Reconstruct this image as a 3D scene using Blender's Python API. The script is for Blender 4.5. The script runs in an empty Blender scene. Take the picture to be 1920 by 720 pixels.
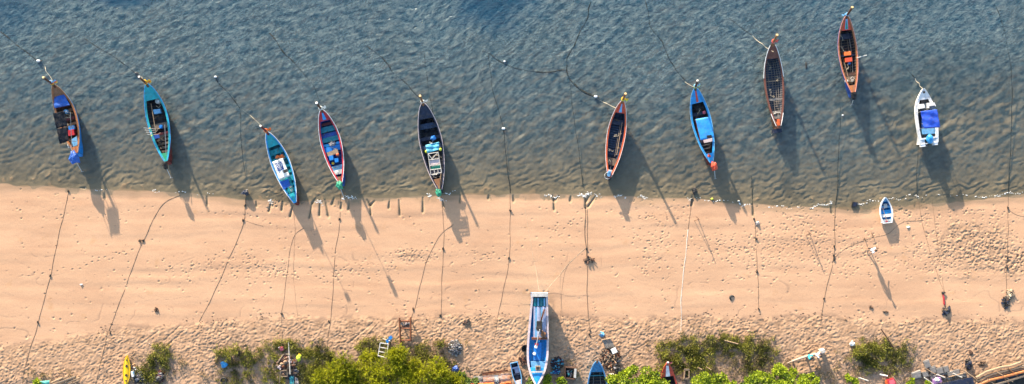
import bpy, math, random
import numpy as np
from mathutils import Vector, Matrix
R = math.radians
scene = bpy.context.scene
COL = scene.collection
random.seed(7)
rng = np.random.default_rng(11)
H = 85.0          # height of the aerial camera
S = 20.0          # photo pixels (1920 wide) per metre on the water plane

# ------------------------------------------------------------------ noise
def _hash(ix, iy, seed):
    h = (ix.astype(np.int64) * 374761393 + iy.astype(np.int64) * 668265263 + seed * 1442695041) & 0x7fffffff
    h = ((h ^ (h >> 13)) * 1274126177) & 0x7fffffff
    h = ((h ^ (h >> 16)) * 668265263) & 0x7fffffff
    return (h & 0xffff) / 65535.0
def vn(x, y, seed=0):
    x = np.asarray(x, float); y = np.asarray(y, float)
    ix = np.floor(x); iy = np.floor(y)
    fx = x - ix; fy = y - iy
    fx = fx * fx * fx * (fx * (fx * 6 - 15) + 10); fy = fy * fy * fy * (fy * (fy * 6 - 15) + 10)
    a = _hash(ix, iy, seed); b = _hash(ix + 1, iy, seed); c = _hash(ix, iy + 1, seed); d = _hash(ix + 1, iy + 1, seed)
    return (a * (1 - fx) + b * fx) * (1 - fy) + (c * (1 - fx) + d * fx) * fy
def fbm(x, y, seed=0, o=3):
    s = 0; a = 1; t = 0
    for i in range(o):
        s = s + a * vn(x * 2 ** i + 17.3 * i, y * 2 ** i - 9.1 * i, seed + i); t += a; a *= .5
    return s / t
def sstep(a, b, x):
    t = np.clip((x - a) / (b - a), 0, 1); return t * t * (3 - 2 * t)

# ------------------------------------------------------------------ geometry of the shore
def wx(px): return (px - 960) / S
def wy(py): return (360 - py) / S
SHX = [wx(v) for v in (-200, 0, 200, 330, 460, 560, 650, 830, 960, 1100, 1280, 1400, 1560, 1650, 1740, 1830, 1920, 2100)]
SHY = [wy(v) for v in (340, 346, 357, 362, 375, 378, 373, 367, 365, 366, 373, 383, 392, 388, 384, 375, 366, 360)]
BRX = [wx(v) for v in (-200, 0, 100, 200, 300, 400, 540, 640, 900, 1100, 1300, 1500, 1700, 1920, 2100)]
BRY = [wy(v) for v in (660, 650, 640, 617, 612, 604, 592, 596, 591, 596, 596, 595, 600, 601, 600)]
def shore(x): return np.interp(x, SHX, SHY)
def berm(x): return np.interp(x, BRX, BRY)
def base_z(x, y):
    d = shore(x) - y              # metres inland
    land = 0.032 * np.clip(d, 0, 60) + 0.03 * sstep(-.3, 1.2, berm(x) - y)
    sea = -0.050 * np.clip(-d, 0, 24) - 0.01 * np.clip(-d - 24, 0, 400)
    return np.where(d > 0, land, sea)
def gz(x, y): return float(base_z(np.array([x]), np.array([y]))[0])
def P(px, py, z=0.0):
    k = (H - z) / H
    return Vector((wx(px) * k, wy(py) * k, z))
def G(px, py, dz=0.0):            # photo pixel -> point on the ground
    z = gz(wx(px), wy(py))
    p = P(px, py, z); p.z = z + dz
    return p

# ------------------------------------------------------------------ materials
MATS = {}
def nd(nt, t, **kw):
    n = nt.nodes.new(t)
    for k, v in kw.items(): setattr(n, k, v)
    return n
def mat(name, c, rough=.6, var=.25, scale=3.0, bump=.0, c2=None, metal=0.0, stretch=None, spec=.4, grime=.42):
    if name in MATS: return MATS[name]
    m = bpy.data.materials.new(name); m.use_nodes = True; nt = m.node_tree; L = nt.links
    b = nt.nodes['Principled BSDF']
    tc = nd(nt, 'ShaderNodeTexCoord'); mp = nd(nt, 'ShaderNodeMapping')
    if stretch: mp.inputs['Scale'].default_value = stretch
    L.new(tc.outputs['Object'], mp.inputs['Vector'])
    n = nd(nt, 'ShaderNodeTexNoise'); n.inputs['Scale'].default_value = scale; n.inputs['Detail'].default_value = 6; n.inputs['Roughness'].default_value = .65
    L.new(mp.outputs[0], n.inputs['Vector'])
    cr = nd(nt, 'ShaderNodeValToRGB'); e = cr.color_ramp.elements
    e[0].position = .33; e[1].position = .68
    d = c2 if c2 else tuple(v * (1 - var) for v in c)
    e[0].color = (*d, 1); e[1].color = (*[min(1, v * (1 + var * .3)) for v in c], 1)
    L.new(n.outputs['Fac'], cr.inputs[0])
    gn = nd(nt, 'ShaderNodeTexNoise'); gn.inputs['Scale'].default_value = 2.6; gn.inputs['Detail'].default_value = 9; gn.inputs['Roughness'].default_value = .75
    L.new(tc.outputs['Object'], gn.inputs['Vector'])
    gr = nd(nt, 'ShaderNodeMapRange'); gr.inputs['From Min'].default_value = .50; gr.inputs['From Max'].default_value = .68; gr.inputs['To Max'].default_value = grime
    L.new(gn.outputs['Fac'], gr.inputs['Value'])          # dirt and worn patches
    gm = nd(nt, 'ShaderNodeMix', data_type='RGBA'); gm.inputs['B'].default_value = (.15, .12, .095, 1)
    L.new(gr.outputs[0], gm.inputs['Factor']); L.new(cr.outputs[0], gm.inputs['A']); L.new(gm.outputs['Result'], b.inputs['Base Color'])
    b.inputs['Roughness'].default_value = rough; b.inputs['Metallic'].default_value = metal
    b.inputs['Specular IOR Level'].default_value = spec
    if bump:
        n2 = nd(nt, 'ShaderNodeTexNoise'); n2.inputs['Scale'].default_value = scale * 4; n2.inputs['Detail'].default_value = 4
        L.new(mp.outputs[0], n2.inputs['Vector'])
        bp = nd(nt, 'ShaderNodeBump'); bp.inputs['Strength'].default_value = 1; bp.inputs['Distance'].default_value = bump
        L.new(n2.outputs['Fac'], bp.inputs['Height']); L.new(bp.outputs[0], b.inputs['Normal'])
    MATS[name] = m
    return m
def M(n): return MATS[n]
mat('wood_dark', (.085, .04, .025), .6, .4, 4, .01)
mat('wood_brown', (.24, .11, .05), .5, .45, 4, .01, stretch=(4, 1, 1))
mat('wood_orange', (.36, .13, .045), .45, .4, 4, .01)
mat('wood_pale', (.34, .23, .145), .8, .4, 5, .02, stretch=(3, 1, 3))
mat('wood_grey', (.24, .22, .2), .85, .5, 5, .02, stretch=(6, 1, 3))
mat('wood_weathered', (.2, .15, .11), .85, .5, 5, .02, stretch=(6, 1, 3))
mat('teal', (.015, .26, .29), .35, .3, 3, .004)
mat('teal_deck', (.02, .22, .28), .45, .45, 5, .006)
mat('turquoise', (.02, .33, .38), .4, .3, 4, .005)
mat('green_paint', (.02, .25, .12), .45, .3, 4)
mat('blue', (.015, .19, .58), .4, .35, 4, .005)
mat('blue_deep', (.012, .06, .28), .5, .4, 4, .005)
mat('sky_blue', (.025, .30, .68), .4, .35, 4, .005)
mat('blue_cloth', (.01, .10, .45), .6, .3, 3, .03)
mat('bimini_blue', (.012, .07, .5), .7, .2, 3, .02)
mat('light_blue', (.15, .38, .62), .5, .35, 4)
mat('cyan_cloth', (.08, .42, .6), .6, .4, 4, .03)
mat('navy', (.015, .022, .05), .45, .5, 4, .006)
mat('dark_inside', (.014, .018, .026), .7, .5, 5, .02)
mat('dark_blue_inside', (.03, .055, .11), .6, .6, 5, .02)
mat('dark_cloth', (.010, .014, .022), .95, .4, 4, .02, spec=.03)
mat('black', (.012, .012, .014), .5, .3, 6)
mat('red', (.48, .03, .04), .4, .35, 4, .005)
mat('maroon', (.13, .02, .02), .5, .4, 4, .005)
mat('orange', (.62, .11, .03), .45, .3, 4, .005)
mat('orange_cloth', (.75, .16, .03), .7, .25, 5)
mat('redorange', (.6, .07, .03), .6, .3, 5, .01)
mat('white', (.75, .75, .75), .4, .22, 4, .003)
mat('white_dirty', (.5, .48, .45), .6, .4, 5, .01)
mat('white_cloth', (.72, .72, .68), .75, .3, 4, .03)
mat('pinkwhite', (.62, .5, .5), .6, .3, 5, .01)
mat('yellow', (.75, .45, .01), .35, .1, 2)
mat('lime_plastic', (.6, .7, .05), .5, .2, 4)
mat('green_cloth', (.02, .28, .17), .7, .4, 6, .03)
mat('pink', (.65, .12, .16), .5, .2, 4)
mat('purple_cloth', (.3, .16, .42), .8, .5, 9, .02)
mat('rust', (.15, .05, .022), .85, .5, 6, .01)
mat('rust_sheet', (.32, .12, .05), .8, .6, 3, .01, c2=(.3, .26, .24))
mat('concrete', (.2, .19, .185), .9, .35, 2, .02)
mat('slate', (.09, .088, .092), .85, .4, 2, .02)
mat('metal', (.45, .46, .48), .35, .2, 4, metal=.8)
mat('rope_brown', (.13, .09, .06), .9, .5, 3)
mat('rope_pale', (.5, .42, .3), .9, .3, 3)
mat('rope_weedy', (.012, .016, .014), .95, .5, 2)
mat('rope_white', (.7, .68, .64), .8, .2, 3)
mat('skin', (.28, .14, .08), .6, .15, 4)
mat('hair', (.012, .009, .008), .5, .2, 10)
mat('charcoal', (.03, .028, .028), .9, .6, 6, .03)
mat('ash', (.30, .28, .30), .9, .8, 9, .03, c2=(.05, .045, .05))
mat('seaweed', (.07, .04, .025), .9, .4, 6)
mat('foam', (.75, .74, .72), .5, .1, 6)
mat('rubber', (.025, .025, .027), .8, .3, 5)
mat('fabric_teal', (.03, .4, .42), .8, .2, 5)
mat('denim', (.03, .04, .09), .9, .2, 5)
mat('shirt_white', (.75, .73, .76), .8, .1, 5)
mat('tarp_aqua', (.12, .5, .42), .6, .3, 4, .02)

def leaf_mat(name, c_dark, c_light, trans=.35):
    m = bpy.data.materials.new(name); m.use_nodes = True; nt = m.node_tree; L = nt.links
    b = nt.nodes['Principled BSDF']; out = nt.nodes['Material Output']
    at = nd(nt, 'ShaderNodeAttribute', attribute_name='tint')
    mx = nd(nt, 'ShaderNodeMix', data_type='RGBA')
    mx.inputs['A'].default_value = (*c_dark, 1); mx.inputs['B'].default_value = (*c_light, 1)
    L.new(at.outputs['Fac'], mx.inputs['Factor']); L.new(mx.outputs['Result'], b.inputs['Base Color'])
    b.inputs['Roughness'].default_value = .55; b.inputs['Specular IOR Level'].default_value = .25
    tr = nd(nt, 'ShaderNodeBsdfTranslucent'); L.new(mx.outputs['Result'], tr.inputs['Color'])
    ms = nd(nt, 'ShaderNodeMixShader'); ms.inputs[0].default_value = trans
    L.new(b.outputs[0], ms.inputs[1]); L.new(tr.outputs[0], ms.inputs[2]); L.new(ms.outputs[0], out.inputs['Surface'])
    MATS[name] = m
leaf_mat('leaf_feather', (.05, .085, .008), (.50, .50, .02), .4)  # leaf variety, widened to hold painted highlights and shaded gaps
leaf_mat('leaf_broad', (.02, .06, .006), (.40, .48, .02), .35)
leaf_mat('leaf_dark', (.015, .035, .008), (.20, .27, .05), .3)
leaf_mat('scrub_leaf', (.028, .036, .010), (.34, .33, .05), .3)
leaf_mat('dry_leaf', (.09, .07, .03), (.28, .22, .1), .2)

# ------------------------------------------------------------------ mesh builder
class MB:
    def __init__(s): s.v = []; s.f = []; s.mi = []; s.m = 0
    def add(s, vs, fs):
        o = len(s.v); s.v += [tuple(v) for v in vs]
        for f in fs: s.f.append(tuple(i + o for i in f)); s.mi.append(s.m)
        return s
    def box(s, c, d, rz=0.0, rx=0.0, ry=0.0, taper=1.0):
        x, y, z = [q / 2 for q in d]
        Rm = Matrix.Rotation(rz, 3, 'Z') @ Matrix.Rotation(ry, 3, 'Y') @ Matrix.Rotation(rx, 3, 'X')
        vs = []
        for (a, b, e) in ((-1,-1,-1),(1,-1,-1),(1,1,-1),(-1,1,-1),(-1,-1,1),(1,-1,1),(1,1,1),(-1,1,1)):
            t = taper if e > 0 else 1
            vs.append(Vector(c) + Rm @ Vector((a*x*t, b*y*t, e*z)))
        return s.add(vs, [(0,3,2,1),(4,5,6,7),(0,1,5,4),(1,2,6,5),(2,3,7,6),(3,0,4,7)])
    def tube(s, pts, r, n=6, cap=True):
        pts = [Vector(p) for p in pts]
        rs = r if isinstance(r, (list, tuple)) else [r] * len(pts)
        vs = []
        for i, p in enumerate(pts):
            d = (pts[min(i+1, len(pts)-1)] - pts[max(i-1, 0)])
            if d.length < 1e-6: d = Vector((0,0,1))
            d.normalize()
            u = d.cross(Vector((0,0,1)))
            if u.length < .05: u = d.cross(Vector((1,0,0)))
            u.normalize(); w = u.cross(d)
            for k in range(n):
                a = 2*math.pi*k/n
                vs.append(p + (u*math.cos(a) + w*math.sin(a)) * rs[i])
        fs = []
        for i in range(len(pts)-1):
            for k in range(n):
                fs.append((i*n+k, i*n+(k+1)%n, (i+1)*n+(k+1)%n, (i+1)*n+k))
        if cap:
            fs.append(tuple(range(n-1,-1,-1))); fs.append(tuple(range((len(pts)-1)*n, len(pts)*n)))
        return s.add(vs, fs)
    def prism(s, bot, top):
        n = len(bot); vs = list(bot) + list(top)
        fs = [tuple(range(n-1,-1,-1)), tuple(range(n, 2*n))] + [(i, (i+1)%n, n+(i+1)%n, n+i) for i in range(n)]
        return s.add(vs, fs)
    def blob(s, c, r, seed=0, amp=.25, fl=1.0, n=10, m=7):
        r = r if isinstance(r, (list, tuple)) else (r, r, r * fl)
        vs = []; rd = random.Random(seed)
        ph = [rd.uniform(0, 6.28) for _ in range(6)]
        for j in range(m + 1):
            th = math.pi * j / m
            for i in range(n):
                a = 2 * math.pi * i / n
                q = 1 + amp * (math.sin(3*a+ph[0])*math.sin(2*th+ph[1])*.5 + math.sin(5*a+ph[2]+2*th)*.3 + rd.uniform(-.35, .35)) * math.sin(th)
                vs.append((c[0]+r[0]*q*math.sin(th)*math.cos(a), c[1]+r[1]*q*math.sin(th)*math.sin(a), c[2]+r[2]*q*math.cos(th)))
        fs = [(j*n+i, (j+1)*n+i, (j+1)*n+(i+1)%n, j*n+(i+1)%n) for j in range(m) for i in range(n)]
        return s.add(vs, fs)
    def lathe(s, c, prof, n=16):
        vs = [(c[0]+r*math.cos(2*math.pi*k/n), c[1]+r*math.sin(2*math.pi*k/n), c[2]+z) for r, z in prof for k in range(n)]
        fs = [(i*n+k, i*n+(k+1)%n, (i+1)*n+(k+1)%n, (i+1)*n+k) for i in range(len(prof)-1) for k in range(n)]
        return s.add(vs, fs)
    def build(s, name, mats, parent=None, smooth=False):
        me = bpy.data.meshes.new(name); me.from_pydata(s.v, [], s.f)
        for m in (mats if isinstance(mats, (list, tuple)) else [mats]): me.materials.append(MATS[m] if isinstance(m, str) else m)
        me.polygons.foreach_set('material_index', s.mi)
        if smooth: me.polygons.foreach_set('use_smooth', [True]*len(s.f))
        me.update()
        o = bpy.data.objects.new(name, me); COL.objects.link(o)
        if parent: o.parent = parent
        return o
def np_mesh(name, V, F, mats, parent=None, smooth=False, attrs=None):
    me = bpy.data.meshes.new(name); nv, nf, k = len(V), len(F), F.shape[1]
    me.vertices.add(nv); me.vertices.foreach_set('co', np.ascontiguousarray(V, dtype=np.float32).ravel())
    me.loops.add(nf*k); me.loops.foreach_set('vertex_index', np.ascontiguousarray(F, dtype=np.int32).ravel())
    me.polygons.add(nf); me.polygons.foreach_set('loop_start', np.arange(0, nf*k, k, dtype=np.int32))
    me.polygons.foreach_set('loop_total', np.full(nf, k, dtype=np.int32))
    if smooth: me.polygons.foreach_set('use_smooth', np.ones(nf, dtype=bool))
    me.update(calc_edges=True)
    for an, av in (attrs or {}).items():
        a = me.attributes.new(an, 'FLOAT', 'POINT'); a.data.foreach_set('value', np.ascontiguousarray(av, dtype=np.float32).ravel())
    for m in mats: me.materials.append(MATS[m] if isinstance(m, str) else m)
    o = bpy.data.objects.new(name, me); COL.objects.link(o)
    if parent: o.parent = parent
    return o
def tag(o, label=None, cat=None, group=None, kind=None):
    if label: o['label'] = label
    if cat: o['category'] = cat
    if group: o['group'] = group
    if kind: o['kind'] = kind
    elif cat: o['kind'] = 'thing'
    return o
def thing(name, label, cat, loc, rz=0.0, group=None):
    o = bpy.data.objects.new(name, None); COL.objects.link(o)
    o.empty_display_size = .2
    o.location = loc; o.rotation_euler = (0, 0, rz); o['_rz'] = rz
    return tag(o, label, cat, group)
def loc_of(root, p):             # world point -> local frame of a thing
    d = Vector(p) - Vector(root.location)
    return Matrix.Rotation(-root['_rz'], 3, 'Z') @ d
def single(mb, name, mats, label, cat, loc, rz=0.0, group=None, smooth=False, kind=None):
    o = mb.build(name, mats, None, smooth); o.location = loc; o.rotation_euler = (0, 0, rz)
    return tag(o, label, cat, group, kind)

# ------------------------------------------------------------------ ground (one sheet: beach and sea bed)
def axis(lo, hi, step, far):
    mid = np.arange(lo, hi, step); a = []; b = []; d = step; v = mid[-1]
    while v < far: d *= 1.35; v += d; b.append(v)
    d = step; v = mid[0]
    while v > -far: d *= 1.35; v -= d; a.append(v)
    return np.array(a[::-1] + list(mid) + b)
xs = axis(-51, 51, .068, 700)
ysl = np.arange(-19.0, .9, .062); yss = np.arange(.9, 20, .11)
ya = []; d = .062; v = -19.0
while v > -500: d *= 1.4; v -= d; ya.append(v)
yb = []; d = .11; v = 20.0
while v < 900: d *= 1.3; v += d; yb.append(v)
ys = np.array(ya[::-1] + list(ysl) + list(yss) + yb)
X, Y = np.meshgrid(xs, ys)
Z = base_z(X, Y)
inl = shore(X) - Y
near = sstep(80, 55, np.abs(X)) * sstep(-60, -25, Y) * sstep(45, 24, Y)
# dry trampled sand above the high-water line
bedge = berm(X) + .35 * (fbm(X*.5, Y*.5, 3) - .5) * 2
tr = sstep(-.25, .25, bedge - Y)
# warp
wxx = X + .25 * (vn(X*2, Y*2, 31) - .5); wyy = Y + .25 * (vn(X*2, Y*2, 32) - .5)
u = wxx*.85 + wyy*.52; w_ = -wxx*.52 + wyy*.85
hum = (1 - np.abs(2*vn(u*4.2, w_*6.4, 41) - 1)) * .034 + (vn(u*6.2, w_*8.5, 42)-.5) * .060 + (fbm(X*1.1, Y*1.1, 43) - .5) * .05
patch = sstep(.2, .75, fbm(X*.35, Y*.35, 77)) * .5 + .65
Z += tr * hum * patch * near
# churned patch on the beach at right
def ell(cx, cy, rx, ry, soft=.5):
    q = np.sqrt(((X - wx(cx)) / (rx/S))**2 + ((Y - wy(cy)) / (ry/S))**2)
    return sstep(1 + soft, 1 - soft * .6, q + (fbm(X*.9, Y*.9, 5) - .5) * 1.1)
ch = np.maximum.reduce([ell(1830, 465, 62, 42), ell(1900, 495, 28, 24), ell(1815, 440, 40, 20), ell(770, 480, 26, 9)*.6]) * (1 - tr)
churn = np.clip(vn(wxx*4.2, wyy*5.5, 61) - .45, 0, 1) * .09 + (vn(wxx*7, wyy*8, 62)-.5)*.02
Z += ch * churn * near
Z += sstep(1.5, .2, np.abs(inl)) * (fbm(X*.55, Y*.3, 12) - .5) * .035
# smooth beach: faint swash terraces
sm = (1 - tr) * sstep(-.1, .5, inl)
Z += sm * near * ((vn(X*.12, Y*1.6 + 1.5*fbm(X*.15, Y*.15, 8), 9) - .5) * .025 + (fbm(X*2.5, Y*4, 10) - .5) * .008)
cre = vn(X*.3 + 5, Y*.9 + 2.2*fbm(X*.22, Y*.3, 18, 3), 19)
line = np.exp(-((cre - .5) / .012)**2) * (fbm(X*1.5, Y*1.5, 20) > .5)
Z += sm * near * line * sstep(.0, .6, (wy(470) - Y) ) * -.012
# sea bed ripples
sea = sstep(.05, .7, -inl)
off = -inl
ph = (Y*.93 - .36*X + .75*(fbm(X*.30, Y*.5, 50, 2)-.5)*2 + .55*(vn(X*1.0, Y*1.5, 51)-.5) + .25*(vn(X*2.5, Y*3, 53)-.5)) / .62
f_ = ph - np.floor(ph); rp = np.where(f_ < .24, f_/.24, (1-f_)/.76)
amp = .085 * (.12 + 1.25*sstep(.25,.75,vn(X*1.0, Y*1.3, 52))) * sstep(0, 1.2, off) * sstep(9, 3, off) + .02 * sstep(5, 12, off) * fbm(X*.6, Y*.6, 55)
Z += sea * near * ((rp * amp - amp*.5)*.62)
ph2 = (Y*.82 - .55*X + 1.0*(fbm(X*.6+9, Y*.6, 56, 2)-.5)*2) / .8
f2 = ph2 - np.floor(ph2); rp2 = np.where(f2 < .3, f2/.3, (1-f2)/.7)
Z += sea * near * sstep(3, 7, off) * ((rp2 - .5) * .08 * sstep(.2, .8, vn(X*1.1, Y*1.1, 57)) + (vn((X*.85+Y*.5)*1.25, (Y*.85-X*.5)*2.1, 63)-.5)*.26 + (vn((X*.85+Y*.5)*2.6, (Y*.85-X*.5)*3.6, 64)-.5)*.10)
Z += sea * near * (vn(X*2.9 + Y, Y*4.2 - X*1.4, 59) - .5) * .05
Z += sea * near * (fbm(X*1.7, Y*1.7, 58) - .5) * .10
wet = sstep(.12, -.10, inl + .35*(fbm(X*.8, Y*1.2, 70)-.5)) * 1.0
# the wet hollow by the small dinghy and the wet strip at far right
wet = np.maximum(wet, .5*sstep(.75, .25, inl + .9*(fbm(X*.5, Y*.8, 71)-.5)))
wet = np.maximum(wet, ell(1603, 386, 50, 9, .25)); wet = np.maximum(wet, ell(1700, 388, 36, 6, .3)*.8)
# dents (footprints) and drains
def dent(cx, cy, r, depth, asp=1.0, rot=0.0, w=0.0, rim=.22):
    rr = r * 2.6
    i0 = np.searchsorted(xs, cx - rr); i1 = np.searchsorted(xs, cx + rr)
    j0 = np.searchsorted(ys, cy - rr); j1 = np.searchsorted(ys, cy + rr)
    if i1 <= i0 or j1 <= j0: return
    dx = X[j0:j1, i0:i1] - cx + .0; dy = Y[j0:j1, i0:i1] - cy
    a = dx*math.cos(rot) + dy*math.sin(rot); b = (-dx*math.sin(rot) + dy*math.cos(rot)) * asp
    q = (a*a + b*b) / (r*r)
    Z[j0:j1, i0:i1] += depth * (-np.exp(-q*1.6) + rim * np.exp(-(np.sqrt(q) - 1.4)**2 * 4) * (b < 0))
    if w: wet[j0:j1, i0:i1] = np.maximum(wet[j0:j1, i0:i1], w*np.exp(-q*1.5))
def trail(pts, step=.62, r=.09, dep=.05):
    for (a, b) in zip(pts[:-1], pts[1:]):
        A = Vector((wx(a[0]), wy(a[1]))); B = Vector((wx(b[0]), wy(b[1]))); n = max(1, int((B-A).length/step)); d = (B-A).normalized()
        for k in range(n):
            q = A.lerp(B, k/n) + Vector((-d.y, d.x)) * (.09 if k % 2 else -.09) + Vector((random.gauss(0,.05), random.gauss(0,.05)))
            dent(q.x, q.y, r*random.uniform(.8,1.2), dep*random.uniform(.6,1.3), 1.5, math.atan2(d.y, d.x))
def scatter(cx, cy, rx, ry, n, r=.08, dep=.050):
    for _ in range(n):
        x = random.gauss(0, .5); y = random.gauss(0, .5)
        dent(wx(cx + x*rx), wy(cy + y*ry), r*random.uniform(.6,1.5), dep*random.uniform(.5,1.3), random.uniform(1,1.6), random.uniform(0,3))
trail([(185,408),(230,398),(300,385)]); trail([(380,397),(470,403),(560,440)]); trail([(482,405),(510,420),(545,460),(600,480)])
trail([(140,410),(148,470),(200,490)]); trail([(755,400),(790,430),(815,450)]); trail([(985,450),(960,480)]); trail([(250,470),(150,500),(30,520)])
trail([(1100,380),(1060,430),(1000,470)]); trail([(1180,380),(1200,405),(1290,405),(1290,400)]); trail([(1330,450),(1450,460),(1570,450)])
trail([(1440,495),(1560,512),(1640,515)]); trail([(1500,410),(1560,395)]); trail([(1240,440),(1290,460),(1440,470)]); trail([(900,485),(960,482)])
scatter(345,500,70,22,60); scatter(460,500,80,40,130); scatter(520,505,60,22,60); scatter(660,508,120,22,80); scatter(770,478,60,16,90)
scatter(900,480,90,40,50); scatter(1225,395,80,60,70); scatter(1210,480,60,60,80); scatter(1240,440,50,60,60); scatter(1380,460,120,60,120)
scatter(1480,470,160,50,260); scatter(1500,405,70,30,80); scatter(1540,440,90,30,80); scatter(1640,480,130,40,170); scatter(1740,440,50,60,70)
scatter(1760,490,60,40,90); scatter(1860,450,110,50,160); scatter(1050,440,60,60,40); scatter(600,440,200,80,50); scatter(200,470,200,120,50)
scatter(1500,540,400,60,60); scatter(700,560,500,40,50); scatter(1690,400,60,20,50); scatter(100,390,120,40,30); scatter(520,380,60,12,40); scatter(1840,400,100,20,40)
scatter(1820,465,90,55,420,.08,.055); scatter(1900,490,40,30,120,.1,.07); scatter(700,640,1400,90,420,.10,.05); scatter(1500,640,900,80,300,.10,.05)
def drain(a, b, w=.11, dep=.05, wt=.9):
    n = max(2, int(math.hypot(b[0]-a[0], b[1]-a[1]) / 1.2))
    for k in range(n+1):
        t = k/n
        dent(wx(a[0]+(b[0]-a[0])*t), wy(a[1]+(b[1]-a[1])*t), w*(.55+.6*t), dep, 1, 0, wt, 0)
for a, b in [((480,378),(481,387)),((508,380),(504,397)),((530,378),(528,395)),((549,385),(544,407)),((585,380),(580,409)),((600,375),(599,405)),((609,374),(616,407)),((592,372),(585,382)),
             ((640,380),(639,392)),((694,385),(695,403)),((702,377),(694,386)),((688,374),(694,386)),((730,378),(729,391)),((748,375),(750,404)),((793,370),(793,398)),((863,366),(862,380)),
             ((829,372),(832,388)),((962,366),(963,378)),((916,366),(916,373)),((1038,375),(1039,394)),((1036,366),(1039,377)),((1048,367),(1039,376)),((1070,368),(1069,378)),((1097,368),(1098,390)),
             ((1106,366),(1099,378)),((1117,368),(1102,388)),((1298,368),(1297,384)),((388,368),(388,385)),((195,362),(196,372)),((655,380),(653,394)),((150,352),(160,353)),((1411,384),(1412,404)),((627,370),(622,384)),((1558,388),(1560,400))]:
    drain(a, b)
for a, b in [((250,694),(338,612)),((258,700),(346,620)),((232,668),(300,620)),((1064,588),(1065,618)),((1084,586),(1085,626)),((812,610),(812,640)),((1480,585),(1500,600)),((640,655),(700,604)),((505,606),(540,615))]:
    drain(a, b, .075, .022, 0)
for _ in range(46):
    x = random.choice([random.uniform(470,720), random.uniform(720,1130), random.uniform(590,640)]); l = random.uniform(3, 11)
    y0 = 360 - float(shore(np.array([wx(x)]))[0])*S + 1
    drain((x, y0), (x + random.uniform(-3,3), y0 + l), .05, .02, .6)
# soil under the plants and weed lines: real staining of the ground
veg = np.zeros_like(X)
for e in ((1335,668,125,42),(1640,668,75,36),(295,690,45,35),(445,680,45,45),(560,690,90,45),(700,690,110,45),(860,700,60,25),(1130,690,60,40),(1250,715,90,15),(1430,710,120,18),(1755,712,80,18),(1880,712,60,20),(1010,715,60,20),(1060,690,35,30),(100,718,60,10),(930,712,50,16)):
    veg = np.maximum(veg, ell(*e, .45))
weed = np.exp(-((Y - bedge - .05) / .22)**2) * sstep(.42, .62, fbm(X*1.3, Y*2.2, 88)) 
weed = np.maximum(weed, .7*line * sm * sstep(.0, .6, (wy(470) - Y)))
sg_ = .75*np.maximum.reduce([ell(1745, 150, 110, 60, .6), ell(1700, 210, 60, 40, .6)*.8, ell(1650, 60, 50, 50, .6)*.5, ell(925, 25, 22, 34, .5), ell(980, 30, 16, 26, .5)*.8, ell(720, 20, 60, 18, .6)*.5])
sg_ = np.clip(sg_ * sstep(.30, .60, fbm(X*.8, Y*.8, 91, 4)) + .35*sstep(.60, .72, fbm(X*.5, Y*.7, 92, 4))*sea, 0, .85)
nx, ny = len(xs), len(ys)
idx = np.arange(nx*ny).reshape(ny, nx)
F = np.stack([idx[:-1,:-1], idx[:-1,1:], idx[1:,1:], idx[1:,:-1]], -1).reshape(-1, 4)
V = np.stack([X, Y, Z], -1).reshape(-1, 3)

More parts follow.
